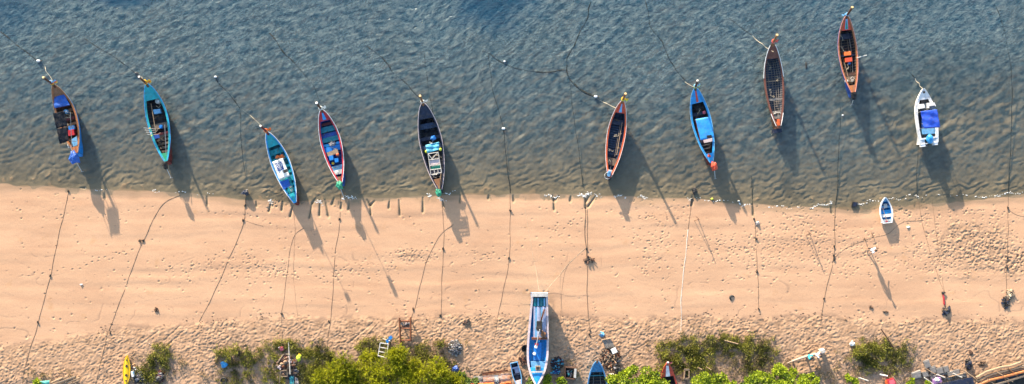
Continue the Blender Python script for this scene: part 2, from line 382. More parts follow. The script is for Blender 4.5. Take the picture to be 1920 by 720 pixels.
def ground_mat():
    m = bpy.data.materials.new('sand'); m.use_nodes = True; nt = m.node_tree; L = nt.links
    b = nt.nodes['Principled BSDF']; MATS['sand'] = m
    tc = nd(nt, 'ShaderNodeTexCoord')
    def noise(sc, det=5, ro=.6, st=None, dist=0):
        n = nd(nt, 'ShaderNodeTexNoise'); n.inputs['Scale'].default_value = sc; n.inputs['Detail'].default_value = det; n.inputs['Roughness'].default_value = ro; n.inputs['Distortion'].default_value = dist
        if st:
            mp = nd(nt, 'ShaderNodeMapping'); mp.inputs['Scale'].default_value = st; L.new(tc.outputs['Object'], mp.inputs[0]); L.new(mp.outputs[0], n.inputs['Vector'])
        else: L.new(tc.outputs['Object'], n.inputs['Vector'])
        return n
    def ramp(src, p0, p1, c0, c1):
        r = nd(nt, 'ShaderNodeValToRGB'); e = r.color_ramp.elements; e[0].position = p0; e[1].position = p1; e[0].color = (*c0, 1); e[1].color = (*c1, 1)
        L.new(src, r.inputs[0]); return r
    def mix(f, a, bb, fv=None, bt='MIX'):
        x = nd(nt, 'ShaderNodeMix', data_type='RGBA', blend_type=bt)
        if f is not None: L.new(f, x.inputs['Factor'])
        else: x.inputs['Factor'].default_value = fv
        for s_, k in ((a, 'A'), (bb, 'B')):
            if isinstance(s_, tuple): x.inputs[k].default_value = (*s_, 1)
            else: L.new(s_, x.inputs[k])
        return x.outputs['Result']
    base = ramp(noise(.12, 4, .6, (1, 2.2, 1)).outputs[0], .35, .65, (.465, .282, .174), (.53, .328, .204)).outputs[0]
    g = ramp(noise(9, 6, .75).outputs[0], .3, .7, (.86, .85, .84), (1.06, 1.05, 1.04)).outputs[0]
    base = mix(None, base, g, 1.0, 'MULTIPLY')
    # orange-brown stains on the smooth sand
    sp = ramp(noise(.8, 4, .55).outputs[0], .64, .76, (0,0,0), (.45,.45,.45)).outputs[0]
    base = mix(sp, base, (.40, .22, .10))
    sw = ramp(noise(.5, 5, .6, (.25, 2.4, 1), .5).outputs[0], .45, .72, (1,1,1), (.90,.88,.88)).outputs[0]
    base = mix(None, base, sw, 1.0, 'MULTIPLY')
    av = nd(nt, 'ShaderNodeAttribute', attribute_name='veg'); ae = nd(nt, 'ShaderNodeAttribute', attribute_name='weed'); aw = nd(nt, 'ShaderNodeAttribute', attribute_name='wet'); ad = nd(nt, 'ShaderNodeAttribute', attribute_name='trodden')
    dry = ramp(noise(1.6, 6, .7).outputs[0], .35, .68, (.27, .165, .10), (.46, .29, .182)).outputs[0]
    base = mix(ad.outputs['Fac'], base, dry)
    soil = ramp(noise(2.2, 8, .7).outputs[0], .36, .62, (.12, .08, .055), (.40, .27, .19)).outputs[0]
    mv = nd(nt, 'ShaderNodeMath', operation='MULTIPLY'); mv.inputs[1].default_value = .75; L.new(av.outputs['Fac'], mv.inputs[0])
    base = mix(mv.outputs[0], base, soil)
    mw = nd(nt, 'ShaderNodeMath', operation='MULTIPLY'); mw.inputs[1].default_value = .5; L.new(ae.outputs['Fac'], mw.inputs[0])
    base = mix(mw.outputs[0], base, (.13, .09, .07))
    wetc = ramp(noise(.25, 5, .6).outputs[0], .35, .7, (.16, .112, .066), (.265, .185, .108)).outputs[0]
    base = mix(aw.outputs['Fac'], base, wetc)
    ag = nd(nt, 'ShaderNodeAttribute', attribute_name='seagrass')
    base = mix(ag.outputs['Fac'], base, (.045, .042, .03))
    L.new(base, b.inputs['Base Color'])
    rr = nd(nt, 'ShaderNodeMapRange'); rr.inputs['To Min'].default_value = .95; rr.inputs['To Max'].default_value = .45
    L.new(aw.outputs['Fac'], rr.inputs['Value']); L.new(rr.outputs[0], b.inputs['Roughness'])
    b.inputs['Specular IOR Level'].default_value = .25
    bn = noise(14, 8, .7)
    bp = nd(nt, 'ShaderNodeBump'); bp.inputs['Distance'].default_value = .012; L.new(bn.outputs[0], bp.inputs['Height']); L.new(bp.outputs[0], b.inputs['Normal'])
ground_mat()
ground = np_mesh('ground', V, F, ['sand'], smooth=True, attrs={'wet': wet, 'veg': veg, 'weed': weed, 'seagrass': sg_, 'trodden': np.clip(tr + ch*.8, 0, 1)})
tag(ground, kind='structure')
def hz(x, y):                    # actual height of the ground sheet
    i = int(np.clip(np.searchsorted(xs, x), 0, nx-1)); j = int(np.clip(np.searchsorted(ys, y), 0, ny-1))
    return float(Z[j, i])

# ------------------------------------------------------------------ water
def water_mat():
    m = bpy.data.materials.new('sea_water'); m.use_nodes = True; nt = m.node_tree; L = nt.links; MATS['sea_water'] = m
    for n in list(nt.nodes): nt.nodes.remove(n)
    out = nd(nt, 'ShaderNodeOutputMaterial'); tc = nd(nt, 'ShaderNodeTexCoord')
    def noise(sc, det, ro, st, rot=0, dist=0):
        mp = nd(nt, 'ShaderNodeMapping'); mp.inputs['Scale'].default_value = st; mp.inputs['Rotation'].default_value = (0, 0, rot)
        mp2 = nd(nt, 'ShaderNodeMapping'); mp2.inputs['Rotation'].default_value = (0, 0, rot)
        L.new(tc.outputs['Object'], mp2.inputs[0]); mp.inputs['Rotation'].default_value = (0, 0, 0); L.new(mp2.outputs[0], mp.inputs[0])
        n = nd(nt, 'ShaderNodeTexNoise'); n.inputs['Scale'].default_value = sc; n.inputs['Detail'].default_value = det; n.inputs['Roughness'].default_value = ro; n.inputs['Distortion'].default_value = dist
        L.new(mp.outputs[0], n.inputs['Vector']); return n.outputs['Fac']
    def mth(op, a, b_):
        n = nd(nt, 'ShaderNodeMath', operation=op)
        for i, q in enumerate((a, b_)):
            if isinstance(q, (int, float)): n.inputs[i].default_value = q
            else: L.new(q, n.inputs[i])
        return n.outputs[0]
    at = nd(nt, 'ShaderNodeAttribute', attribute_name='depth')     # metres of water under the surface
    n1 = noise(1.5, 3, .6, (.75, 1.2, 1), R(-28), .35)
    n2 = noise(4.2, 5, .7, (.8, 1.2, 1), R(-25), .2)
    n3 = noise(.16, 3, .5, (1, 1, 1))
    h = mth('ADD', mth('MULTIPLY', n1, .75), mth('MULTIPLY', n2, .25))
    calm = nd(nt, 'ShaderNodeMapRange'); calm.inputs['From Min'].default_value = .05; calm.inputs['From Max'].default_value = .55; calm.inputs['To Min'].default_value = .15; calm.inputs['To Max'].default_value = 1
    L.new(at.outputs['Fac'], calm.inputs['Value'])
    bp = nd(nt, 'ShaderNodeBump'); bp.inputs['Strength'].default_value = 1; bp.inputs['Distance'].default_value = .20
    L.new(mth('MULTIPLY', h, calm.outputs[0]), bp.inputs['Height'])
    # suspended sediment: more water, more of its own colour
    ex = mth('SUBTRACT', 1.0, mth('EXPONENT', mth('MULTIPLY', at.outputs['Fac'], -2.2), 0))
    fac = mth('MULTIPLY', ex, mth('ADD', .62, mth('MULTIPLY', n3, .55)))
    fac = mth('MINIMUM', fac, .9)
    cr = nd(nt, 'ShaderNodeValToRGB'); e = cr.color_ramp.elements; e[0].position = .40; e[1].position = .62
    e[0].color = (.020, .066, .102, 1); e[1].color = (.165, .215, .222, 1)
    L.new(noise(1.5, 8, .82, (.8, 1.2, 1), R(-28), .25), cr.inputs[0])  # mottling puts light and shade of wave slopes into the water colour
    dp = nd(nt, 'ShaderNodeMapRange'); dp.inputs['From Min'].default_value = .75; dp.inputs['From Max'].default_value = 1.7; dp.inputs['To Max'].default_value = .8
    L.new(at.outputs['Fac'], dp.inputs['Value'])
    dm = nd(nt, 'ShaderNodeMix', data_type='RGBA'); dm.inputs['B'].default_value = (.008, .05, .095, 1)
    L.new(dp.outputs[0], dm.inputs['Factor']); L.new(cr.outputs[0], dm.inputs['A'])
    df = nd(nt, 'ShaderNodeBsdfDiffuse'); L.new(dm.outputs['Result'], df.inputs['Color']); L.new(bp.outputs[0], df.inputs['Normal'])
    tr_ = nd(nt, 'ShaderNodeBsdfTransparent'); tr_.inputs['Color'].default_value = (.90, .95, .95, 1)
    ms = nd(nt, 'ShaderNodeMixShader'); L.new(fac, ms.inputs[0]); L.new(tr_.outputs[0], ms.inputs[1]); L.new(df.outputs[0], ms.inputs[2])
    gl = nd(nt, 'ShaderNodeBsdfGlossy'); gl.inputs['Roughness'].default_value = .12; L.new(bp.outputs[0], gl.inputs['Normal'])
    geo = nd(nt, 'ShaderNodeNewGeometry'); dt = nd(nt, 'ShaderNodeVectorMath', operation='DOT_PRODUCT')
    L.new(geo.outputs['Incoming'], dt.inputs[0]); L.new(bp.outputs[0], dt.inputs[1])      # Schlick, the same from either side of the surface
    sch = mth('ADD', mth('MULTIPLY', mth('POWER', mth('SUBTRACT', 1.0, mth('MINIMUM', mth('ABSOLUTE', dt.outputs['Value'], 0), 1.0)), 5.0), .75), .02)
    m2 = nd(nt, 'ShaderNodeMixShader'); L.new(sch, m2.inputs[0]); L.new(ms.outputs[0], m2.inputs[1]); L.new(gl.outputs[0], m2.inputs[2])
    L.new(m2.outputs[0], out.inputs['Surface'])
water_mat()
wxs = axis(-52, 52, .5, 700); wys = []
v = -3.0; d = .25
while v < 900:
    wys.append(v); d = .25 if v < 20 else d*1.3; v += d
wys = np.array(wys); WX, WY = np.meshgrid(wxs, wys)
WZ = np.zeros_like(WX)
dep = np.clip(-base_z(WX, WY), 0, 5)
q = np.sqrt(((WX - wx(930)) / 3.2)**2 + ((WY - wy(10)) / 2.2)**2); dep += .9*sstep(1.6, .3, q + (fbm(WX*.6, WY*.6, 3)-.5))
q = np.sqrt(((WX - wx(235)) / 3.0)**2 + ((WY - wy(-4)) / 1.0)**2); dep += .9*sstep(1.4, .3, q)
q = np.sqrt(((WX - wx(10)) / 3)**2 + ((WY - wy(10)) / 3)**2); dep += .6*sstep(1.6, .3, q)
dep = np.where(WY > 19, dep + (WY-19)*.05, dep)
q = np.sqrt(((WX - wx(1760)) / 9)**2 + ((WY - wy(190)) / 5)**2); dep *= 1 - .45*sstep(1.6, .4, q + (fbm(WX*.3, WY*.3, 4)-.5))
i2 = np.arange(WX.size).reshape(WX.shape)
WF = np.stack([i2[:-1,:-1], i2[:-1,1:], i2[1:,1:], i2[1:,:-1]], -1).reshape(-1, 4)
water = np_mesh('sea_water', np.stack([WX, WY, WZ], -1).reshape(-1, 3), WF, ['sea_water'], smooth=True, attrs={'depth': dep})
tag(water, kind='structure')

# ------------------------------------------------------------------ boats
def interp_cr(ts, vs, t):        # smooth interpolation through control values
    if t <= ts[0]: return vs[0]
    if t >= ts[-1]: return vs[-1]
    i = max(k for k in range(len(ts)) if ts[k] <= t); i = min(i, len(ts)-2)
    h = ts[i+1]-ts[i]; s = (t-ts[i])/h
    m0 = (vs[i+1]-vs[max(i-1,0)])/(ts[i+1]-ts[max(i-1,0)]) if i > 0 else (vs[1]-vs[0])/h
    m1 = (vs[min(i+2,len(ts)-1)]-vs[i])/(ts[min(i+2,len(ts)-1)]-ts[i])
    return (2*s**3-3*s**2+1)*vs[i]+(s**3-2*s**2+s)*h*m0+(-2*s**3+3*s**2)*vs[i+1]+(s**3-s**2)*h*m1
ALL = []
class Boat:
    """A hull and the frame to build its parts in: local +Y is the bow, z = 0 the waterline (or the sand it sits on)."""
    beam_t = [0, .06, .16, .28, .44, .58, .7, .8, .9, .96, 1]
    beam_v = [.15, .33, .58, .80, .96, 1, .91, .75, .51, .29, .04]
    def __init__(s, name, label, cat, bow, stern, wpx, group=None, zb=1.55, zs=.95, zm=.78, zg=0.0, draft=.22):
        s.zb, s.zs, s.zm = zb, zs, zm; ALL.append(s)
        B = P(bow[0], bow[1], zb + zg); A = P(stern[0], stern[1], zs + zg)
        s.L = (Vector((B.x, B.y)) - Vector((A.x, A.y))).length; s.W = wpx / S * (H - zm - zg) / H
        mid = (A + B) / 2; rz = math.atan2(-(B.x - A.x), B.y - A.y)
        s.root = thing(name, label, cat, (mid.x, mid.y, zg), rz, group); s.zg = zg; s.draft = draft
    def b(s, t): return max(.012, s.W/2 * interp_cr(s.beam_t, s.beam_v, t))
    def g(s, t):
        if t < .45: return s.zm + (s.zs - s.zm) * ((.45 - t)/.45)**2
        return s.zm + (s.zb - s.zm) * ((t - .45)/.55)**2.6
    def y(s, t): return (t - .5) * s.L
    def t_of(s, y): return y / s.L + .5
    def at(s, px, py, z): return loc_of(s.root, P(px, py, z + s.zg))
    def keel(s, t): return -s.draft + (s.g(1) - .25 + s.draft) * max(0, (t - .62)/.38)**2.4 + .18 * max(0, (.2 - t)/.2)
    def hull(s, outer, rim, inner, rimw=.10, tb=.06, tf=.82, floor=.2, stern_out=0.0, stern_w=1.5, rail=None, low=None):
        N = 34; ts = [i/N for i in range(N+1)]
        s.rimw = rimw; s.floor = floor
        mb = MB(); vs = []; K = 9
        for t in ts:
            b_, g_, k_ = s.b(t), s.g(t), s.keel(t)
            so_ = stern_out * max(0, 1 - t/.12); lw = 1 + (stern_w - 1) * max(0, 1 - t/.16)
            prof = [(1, g_, 0), (.93, g_*.62 + k_*.38, .3), (.76*lw, g_*.28 + k_*.72, .8), (.42*lw, g_*.06 + k_*.94, 1), (0, k_, 1)]
            if t > .97: prof = [(1 if i == 0 else .8, z, 0) for i, (a, z, q) in enumerate(prof)]
            for a, z, q in prof: vs.append((b_*a, s.y(t) - so_*q, z))
            for a, z, q in prof[-2::-1]: vs.append((-b_*a, s.y(t) - so_*q, z))
        fs = [(i*K+k, i*K+k+1, (i+1)*K+k+1, (i+1)*K+k) for i in range(N) for k in range(K-1)]
        fs += [tuple(range(K)), tuple(range(N*K+K-1, N*K-1, -1))]
        mb.add(vs, fs); 
        h = mb.build('hull', outer, s.root, True)
        for p in h.data.polygons[-2:]: p.use_smooth = False
        # gunwale: a capping board all round
        mb = MB()
        for sg in (1, -1):
            vs = []
            for t in ts:
                b_, g_ = s.b(t), s.g(t) + .004; w_ = min(rimw, b_*.9)
                vs += [(sg*(b_+.02), s.y(t), g_-.05), (sg*(b_+.02), s.y(t), g_+.03), (sg*(b_-w_), s.y(t), g_+.03), (sg*(b_-w_), s.y(t), g_-.05)]
            mb.add(vs, [(i*4+k, i*4+(k+1)%4, (i+1)*4+(k+1)%4, (i+1)*4+k) for i in range(N) for k in range(4)] + [(0,1,2,3)])
        b0 = s.b(0); mb.box((0, s.y(0)-.03, s.g(0)+.003), (2*b0+.04, .08, .085))
        s.gun = mb.build('gunwale', rim, s.root)
        if rail:
            mb = MB()
            for sg in (1, -1): mb.tube([(sg*(s.b(t)+.035), s.y(t), s.g(t)+.035) for t in ts], .028, 5)
            mb.build('rub_rail', rail, s.root)
        # inner skin with floor
        mb = MB(); vs = []; ti = [tb + (tf+.03 - tb)*i/N for i in range(N+1)]; K = 6
        for t in ti:
            b_ = max(.03, s.b(t) - min(rimw, s.b(t)*.9)*.7); g_ = s.g(t) - .03; f_ = max(floor, s.keel(t) + .12); f_ = min(f_, g_ - .06)
            pr = [(b_, g_), (b_*.92, (g_+f_)/2), (b_*.66, f_)]
            vs += [(a, s.y(t), z) for a, z in pr] + [(-a, s.y(t), z) for a, z in pr[::-1]]
        fs = [(i*K+k, (i+1)*K+k, (i+1)*K+k+1, i*K+k+1) for i in range(N) for k in range(K-1)]
        fs += [tuple(range(K)), tuple(range(N*K, N*K+K))]
        mb.add(vs, fs); mb.build('inner_hull', inner, s.root)
        return s
    def deck(s, name, t0, t1, m, dz=0.0, crown=.05, inset=.5, n=14, seams=0):
        mb = MB(); vs = []
        for i in range(n+1):
            t = t0 + (t1 - t0)*i/n; b_ = max(.01, s.b(t) - s.rimw*inset); g_ = s.g(t) - .01 + dz
            for k in range(7):
                a = k/3 - 1; vs.append((a*b_, s.y(t), g_ + crown*(1 - a*a)))
        mb.add(vs, [(i*7+k, i*7+k+1, (i+1)*7+k+1, (i+1)*7+k) for i in range(n) for k in range(6)])
        b0 = max(.01, s.b(t0) - s.rimw*inset); g0 = s.g(t0) - .01 + dz
        mb.add([(a*b0, s.y(t0), g0 + crown*(1-a*a)) for a in (-1, -.33, .33, 1)] + [(-b0, s.y(t0), g0-.08), (b0, s.y(t0), g0-.08)], [(0, 4, 5, 3, 2, 1)])
        return mb.build(name, m, s.root)
    def stripe(s, m, t0=.84, t1=.985, w0=.24, w1=.03):
        mb = MB(); vs = []
        for i in range(9):
            t = t0 + (t1-t0)*i/8; w_ = w0 + (w1-w0)*i/8; z = s.g(t) + .062
            vs += [(-w_/2, s.y(t), z), (w_/2, s.y(t), z)]
        mb.add(vs, [(i*2, i*2+1, i*2+3, i*2+2) for i in range(8)]); return mb.build('deck_stripe', m, s.root)
    def prow(s, m='wood_dark', tip='yellow_tip', h=1.5, rake=.42, r=.115, ribbon=None, rside=1):
        y0 = s.y(1); g0 = s.g(1)
        pts = [(0, y0-.25, g0-.18), (0, y0+.02, g0+.15), (0, y0+rake*.45, g0+h*.5), (0, y0+rake*.85, g0+h*.85), (0, y0+rake, g0+h)]
        mb = MB(); mb.tube(pts, [r*1.1, r*1.05, r*.85, r*.95, r*1.15], 8); p = mb.build('prow_post', m, s.root, True)
        mb = MB(); mb.tube([(0, y0+rake, g0+h-.05), (0, y0+rake+.05, g0+h+.07)], [r*1.08, r*.85], 8); c = mb.build('prow_cap', tip, p)
        if ribbon:
            for k, rm in enumerate(ribbon):
                mb = MB(); zc = g0 + .22 + .10*k; yc = y0 + rake*.18 + .05*k
                mb.lathe((0, yc, zc), [(r*1.1, -.05), (r*1.55, -.02), (r*1.5, .04), (r*1.0, .06)], 10)
                pp = [(rside*(r+.06*q), yc + .05*math.sin(q*1.3+k), zc - .02*q + .03*math.sin(q*2.1)) for q in range(7)]
                for q in range(6):
                    a, b_ = pp[q], pp[q+1]; wv = .07
                    mb.add([(a[0], a[1]-wv, a[2]), (b_[0], b_[1]-wv, b_[2]-.03), (b_[0], b_[1]+wv, b_[2]), (a[0], a[1]+wv, a[2]+.02)], [(0,1,2,3)])
                mb.build('ribbon', rm, p)
        return p
    def prism(s, name, pts, z0, z1, m, shrink=1.0, parent=None):
        top = [s.at(x, y, z1) for x, y in pts]; c = sum(top, Vector())/len(top)
        top = [c + (q - c)*shrink for q in top]; bot = [Vector((q.x, q.y, z0)) for q in top]
        a = sum((top[i].x*top[(i+1)%len(top)].y - top[(i+1)%len(top)].x*top[i].y) for i in range(len(top)))
        if a < 0: top.reverse(); bot.reverse()
        mb = MB().prism(bot, top); return mb.build(name, m, parent or s.root)
    def plank(s, name, a, b_, w_, z, m, th=.05, parent=None):      # board between two photo points at height z
        A, B = s.at(*a, z), s.at(*b_, z); d = (B - A).normalized(); n = Vector((-d.y, d.x, 0))*w_/2
        q = [A-n, B-n, B+n, A+n]; mb = MB().prism([Vector((v.x, v.y, z-th)) for v in q], q); return mb.build(name, m, parent or s.root)
    def thwart(s, t, z, m, w_=.24, name='thwart'):
        b_ = s.b(t) - s.rimw*.6; mb = MB().box((0, s.y(t), z), (2*b_, w_, .05)); return mb.build(name, m, s.root)
    def ribs(s, t0, t1, n, m, w_=.05, full=True):
        mb = MB()
        for i in range(n):
            t = t0 + (t1-t0)*i/(n-1); b_ = s.b(t) - s.rimw*.7; g_ = s.g(t) - .05; f_ = min(max(s.floor, s.keel(t)+.12), g_-.06) + .02
            pts = [(b_-.02, s.y(t), g_), (b_*.90, s.y(t), (g_+f_)/2), (b_*.64, s.y(t), f_+.03), (0, s.y(t), f_+.02), (-b_*.64, s.y(t), f_+.03), (-b_*.90, s.y(t), (g_+f_)/2), (-b_+.02, s.y(t), g_)]
            mb.tube(pts, w_/2, 4)
        return mb.build('rib_frames', m, s.root)
    def stringer(s, t0, t1, fx, z, m, r=.03):
        mb = MB(); mb.tube([(fx*s.b(t0+(t1-t0)*i/8), s.y(t0+(t1-t0)*i/8), z) for i in range(9)], r, 4); return mb.build('stringer', m, s.root)
    def pole(s, name, a, b_, z0, z1, r, m, parent=None):
        mb = MB().tube([s.at(*a, z0), s.at(*b_, z1)], r, 6); return mb.build(name, m, parent or s.root)
    def canopy(s, pts, z, m, posts='metal', sag=.05, wr=.03, n=12, seed=0, postz=None, name='canopy', th=.03):
        a, b_, c, d = [s.at(x, y, z) for x, y in pts]      # in order round the sheet
        vs = []; rd = random.Random(seed); p1, p2 = rd.uniform(0, 6), rd.uniform(0, 6)
        for j in range(n+1):
            for i in range(n+1):
                u_, v_ = i/n, j/n
                q = a*(1-u_)*(1-v_) + b_*u_*(1-v_) + c*u_*v_ + d*(1-u_)*v_
                q.z += -sag*4*(u_*(1-u_)) * .5 + wr*(math.sin(u_*9+p1+v_*3)*.5 + math.sin(v_*13+p2-u_*4)*.5) + rd.uniform(-.3, .3)*wr
                vs.append(q)
        m1 = len(vs); vs2 = vs + [v - Vector((0, 0, th)) for v in vs]; fs = []
        for j in range(n):
            for i in range(n):
                k = j*(n+1)+i; f = (k, k+1, k+n+2, k+n+1); fs.append(f); fs.append(tuple(x+m1 for x in f[::-1]))
        ed = list(range(n+1)) + [j*(n+1)+n for j in range(1, n+1)] + [n*(n+1)+i for i in range(n-1, -1, -1)] + [j*(n+1) for j in range(n-1, 0, -1)]
        for i in range(len(ed)): x, y = ed[i], ed[(i+1) % len(ed)]; fs.append((x, x+m1, y+m1, y))
        mb = MB().add(vs2, fs); o = mb.build(name, m, s.root, True)
        if posts:
            for q in (a, b_, c, d):
                ctr = (a+b_+c+d)/4; q2 = q.lerp(ctr, .04); t = min(max(s.t_of(q2.y), .03), .97); bx = s.b(t)*.92
                ft = Vector((max(-bx, min(bx, q2.x)), q2.y, s.g(t)))
                MB().tube([ft, q2 - Vector((0, 0, .03))], .022, 5).build('canopy_post', posts, s.root)
        return o
    def engine(s, px, m_cover='black', r=.24, shaft=1.1, z=1.15, tarp=False, sx=0.0):
        c = s.at(*px, z)
        if tarp:
            mb = MB().blob((0, 0, 0), (r, r*1.35, r*.9), 3+int(px[0]), .45, n=14, m=9); e = mb.build('engine_cover', m_cover, s.root); e.location = c
        else:
            mb = MB(); mb.box((0, 0, 0), (r*1.1, r*1.6, r*1.1)); mb.box((0, r*.5, r*.7), (r*.7, r*.6, r*.5)); mb.tube([(-r*.8, 0, .1), (r*.8, 0, .1)], .05, 8)
            mb.lathe((0, -r*.9, 0), [(.02, -.1), (.16, -.1), (.16, .1), (.02, .1)], 12)
            e = mb.build('engine', m_cover, s.root); e.location = c
        mb = MB().tube([(0, -r*.6, -.05), (sx, -r-shaft, -.75)], .03, 6); sh = mb.build('propeller_shaft', 'metal', e)
        mb = MB()
        for k in range(3):
            a = k*2.094; mb.box((sx + .09*math.cos(a), -r-shaft, -.75+.09*math.sin(a)), (.14, .02, .07), ry=-a)
        mb.build('propeller', 'metal', sh)
        MB().tube([(0, r*.8, .1), (.05, r*2.8, .25)], .018, 5).build('tiller', 'metal', e)
        return e
def clutter(s, seed, ts=(.2, .35, .55, .72)):
    """Loose coils of line and slack cords lying about in the hull."""
    rd = random.Random(seed)
    for k, t in enumerate(ts):
        b_ = s.b(t)*.55; z_ = .68; cx, cy = rd.uniform(-b_, b_)*.6, s.y(t) + rd.uniform(-.2, .2); mb = MB()
        if True:
            p = [(cx, cy, z_)]
            for i in range(12): p.append((max(-b_*1.4, min(b_*1.4, p[-1][0]+rd.uniform(-.22,.22))), p[-1][1]+rd.uniform(-.14,.2), z_+rd.uniform(-.02,.05)))
            mb.tube(p, .014, 4)
        mb.build('coiled_line', rd.choice(['rope_pale', 'rope_brown', 'rope_white', 'rope_pale']), s.root)
def cargo(boat, name, label, cat, pts, z0, z1, m, kind='box', lidm=None, group=None):
    """Loose goods in a boat: things of their own, standing where the photo shows them."""
    w = [P(x, y, z1 + boat.zg) for x, y in pts]; c = sum(w, Vector())/len(w)
    t = thing(name, label, cat, (c.x, c.y, z0 + boat.zg), boat.root['_rz'], group)
    if kind == 'box':
        q = [loc_of(t, v) for v in w]; a = sum(q[i].x*q[(i+1)%len(q)].y - q[(i+1)%len(q)].x*q[i].y for i in range(len(q)))
        if a < 0: q.reverse()
        h = z1 - z0
        MB().prism([Vector((v.x*.92, v.y*.92, 0)) for v in q], [Vector((v.x, v.y, h-.03)) for v in q]).build('body', m, t)
        MB().prism([Vector((v.x*1.04, v.y*1.04, h-.03)) for v in q], [Vector((v.x*.98, v.y*.98, h+.02)) for v in q]).build('lid', lidm or m, t)
    elif kind == 'drum':
        r = (w[0]-c).length; h = z1 - z0
        MB().lathe((0, 0, 0), [(0.0, 0), (r*.9, 0), (r, h*.1), (r, h*.9), (r*.85, h), (0, h)], 14).build('body', m, t)
        MB().lathe((r*.4, 0, h), [(0, .04), (r*.3, .04), (r*.3, 0)], 10).build('cap', lidm or 'white', t)
    elif kind == 'ball':
        r = (w[0]-c).length
        MB().blob((0, 0, r), (r, r, r*.9), 5, .04, n=14, m=9).build('float_body', m, t, True)
        MB().tube([(0, 0, r*1.8), (.02, 0, r*2.1)], .03, 6).build('loop', 'rope_brown', t)
    elif kind == 'cloth':
        q = [loc_of(t, v) for v in w]; rx = max(abs(v.x) for v in q); ry = max(abs(v.y) for v in q)
        MB().blob((0, 0, (z1-z0)/2), (rx*1.1, ry*1.1, (z1-z0)/2), int(c.x*7), .5, n=16, m=9).build('folded_cloth', m, t)
    return t
mat('yellow_tip', (.62, .42, .18), .6, .2, 4)
LB = 'longtail boats moored along the shore'

def zoomer(ox, oy, k): return lambda x, y: (ox + x/k, oy + y/k)

# ---- 1 brown boat, dark awning
z = zoomer(50, 90, 3)
b = Boat('longtail_boat', 'varnished brown longtail boat with black awning and blue tarps, farthest left', 'boat', (100, 158), (143, 286), 37, LB)
b.hull('blue', 'wood_orange', 'wood_dark', .13, .07, .84, rail='wood_pale', stern_out=.35, stern_w=1.9)
b.deck('foredeck', .84, .99, 'wood_brown'); b.deck('stern_deck', .0, .09, 'wood_orange')
b.prow('wood_dark', 'yellow_tip', ribbon=['yellow', 'redorange', 'light_blue'], h=1.5)
b.ribs(.12, .78, 14, 'wood_brown')
b.thwart(.70, .62, 'maroon', .3); b.thwart(.62, .55, 'wood_brown'); b.thwart(.5, .55, 'maroon'); b.thwart(.42, .55, 'wood_brown'); b.thwart(.30, .5, 'maroon'); b.thwart(.2, .5, 'navy')
b.canopy([z(148,366), z(214,356), z(228,437), z(166,452)], 2.35, 'dark_cloth', 'wood_pale', sag=.06, seed=1)
b.canopy([z(168,455), z(229,441), z(236,522), z(186,540)], 2.35, 'dark_cloth', 'wood_pale', sag=.06, seed=2, name='rear_canopy')
b.pole('awning_pole', z(245,362), z(254,560), 1.5, 1.4, .03, 'metal')
b.engine(z(268, 618), 'blue_cloth', .42, .9, 1.05, True)
b.canopy([z(140,276), z(210,256), z(243,322), z(158,338)], 1.02, 'blue_cloth', None, sag=-.12, wr=.05, seed=5, name='bow_tarp')
cargo(b, 'storage_box', 'red box amidships in the brown boat with black awning', 'box', [z(226,465), z(264,456), z(270,488), z(232,496)], .25, .8, 'red')
cargo(b, 'storage_box', 'pale blue box near the stern of the brown boat with black awning', 'box', [z(250,515), z(282,495), z(290,545), z(262,556)], .25, .75, 'light_blue')
cargo(b, 'storage_box', 'small deep blue box ahead of the red one in the brown boat', 'box', [z(234,440), z(268,436), z(270,456), z(236,462)], .25, .7, 'blue')
cargo(b, 'plastic_can', 'light blue can behind the bow tarp of the brown boat', 'can', [z(208,350), z(226,344), z(228,362), z(212,368)], .25, .8, 'light_blue', 'drum')
cargo(b, 'cloth_bundle', 'grey cloth bundle at the stern of the brown boat', 'cloth', [z(222,535), z(246,530), z(250,556), z(230,562)], .3, .7, 'white_dirty', 'cloth')

# ---- 2 teal boat, open
z = zoomer(240, 120, 3.43)
b = Boat('longtail_boat', 'teal open longtail boat with dark inside and red and yellow bow scarf', 'boat', (275.5, 157), (311, 301), 39, LB)
b.hull('maroon', 'turquoise', 'dark_inside', .14, .08, .80, rail='sky_blue', stern_out=.35, stern_w=1.9)
b.deck('foredeck', .80, .99, 'turquoise'); b.deck('stern_deck', .0, .10, 'green_paint')
b.prow('wood_dark', 'white_dirty', ribbon=['yellow', 'red', 'yellow'])
b.ribs(.12, .78, 15, 'wood_dark'); b.thwart(.46, .5, 'wood_weathered', .5); b.thwart(.36, .5, 'maroon', .2)
for i, t in enumerate((.13, .18, .23, .28, .33)): b.thwart(t, .45, 'wood_weathered', .2, 'floor_plank')
b.pole('boat_hook', z(148,255), z(178,430), .8, .9, .03, 'wood_pale'); b.pole('tiller_pole', z(236,390), z(246,590), 1.0, 1.2, .025, 'metal')
b.engine(z(240, 650), 'charcoal', .30, .9, 1.15)
cargo(b, 'water_drum', 'grey white drum in the bow of the open teal boat', 'drum', [z(176,228), z(202,228), z(202,248), z(176,248)], .25, .8, 'white_dirty', 'drum')
cargo(b, 'plastic_crate', 'light blue crate forward in the open teal boat', 'crate', [z(160,294), z(206,288), z(212,314), z(168,322)], .25, .7, 'light_blue')
cargo(b, 'bucket', 'blue bucket amidships in the open teal boat', 'bucket', [z(200,395), z(218,395), z(218,410), z(200,410)], .3, .75, 'blue', 'drum', 'blue')
cargo(b, 'solar_panel', 'small white framed panel on the left rim of the open teal boat', 'panel', [z(164,460), z(198,452), z(204,474), z(172,482)], 1.0, 1.15, 'white', 'box', 'blue_deep')
cargo(b, 'cloth_bundle', 'dark folded net near the white panel in the teal boat', 'net', [z(186,480), z(226,474), z(228,500), z(196,506)], .3, .7, 'charcoal', 'cloth')
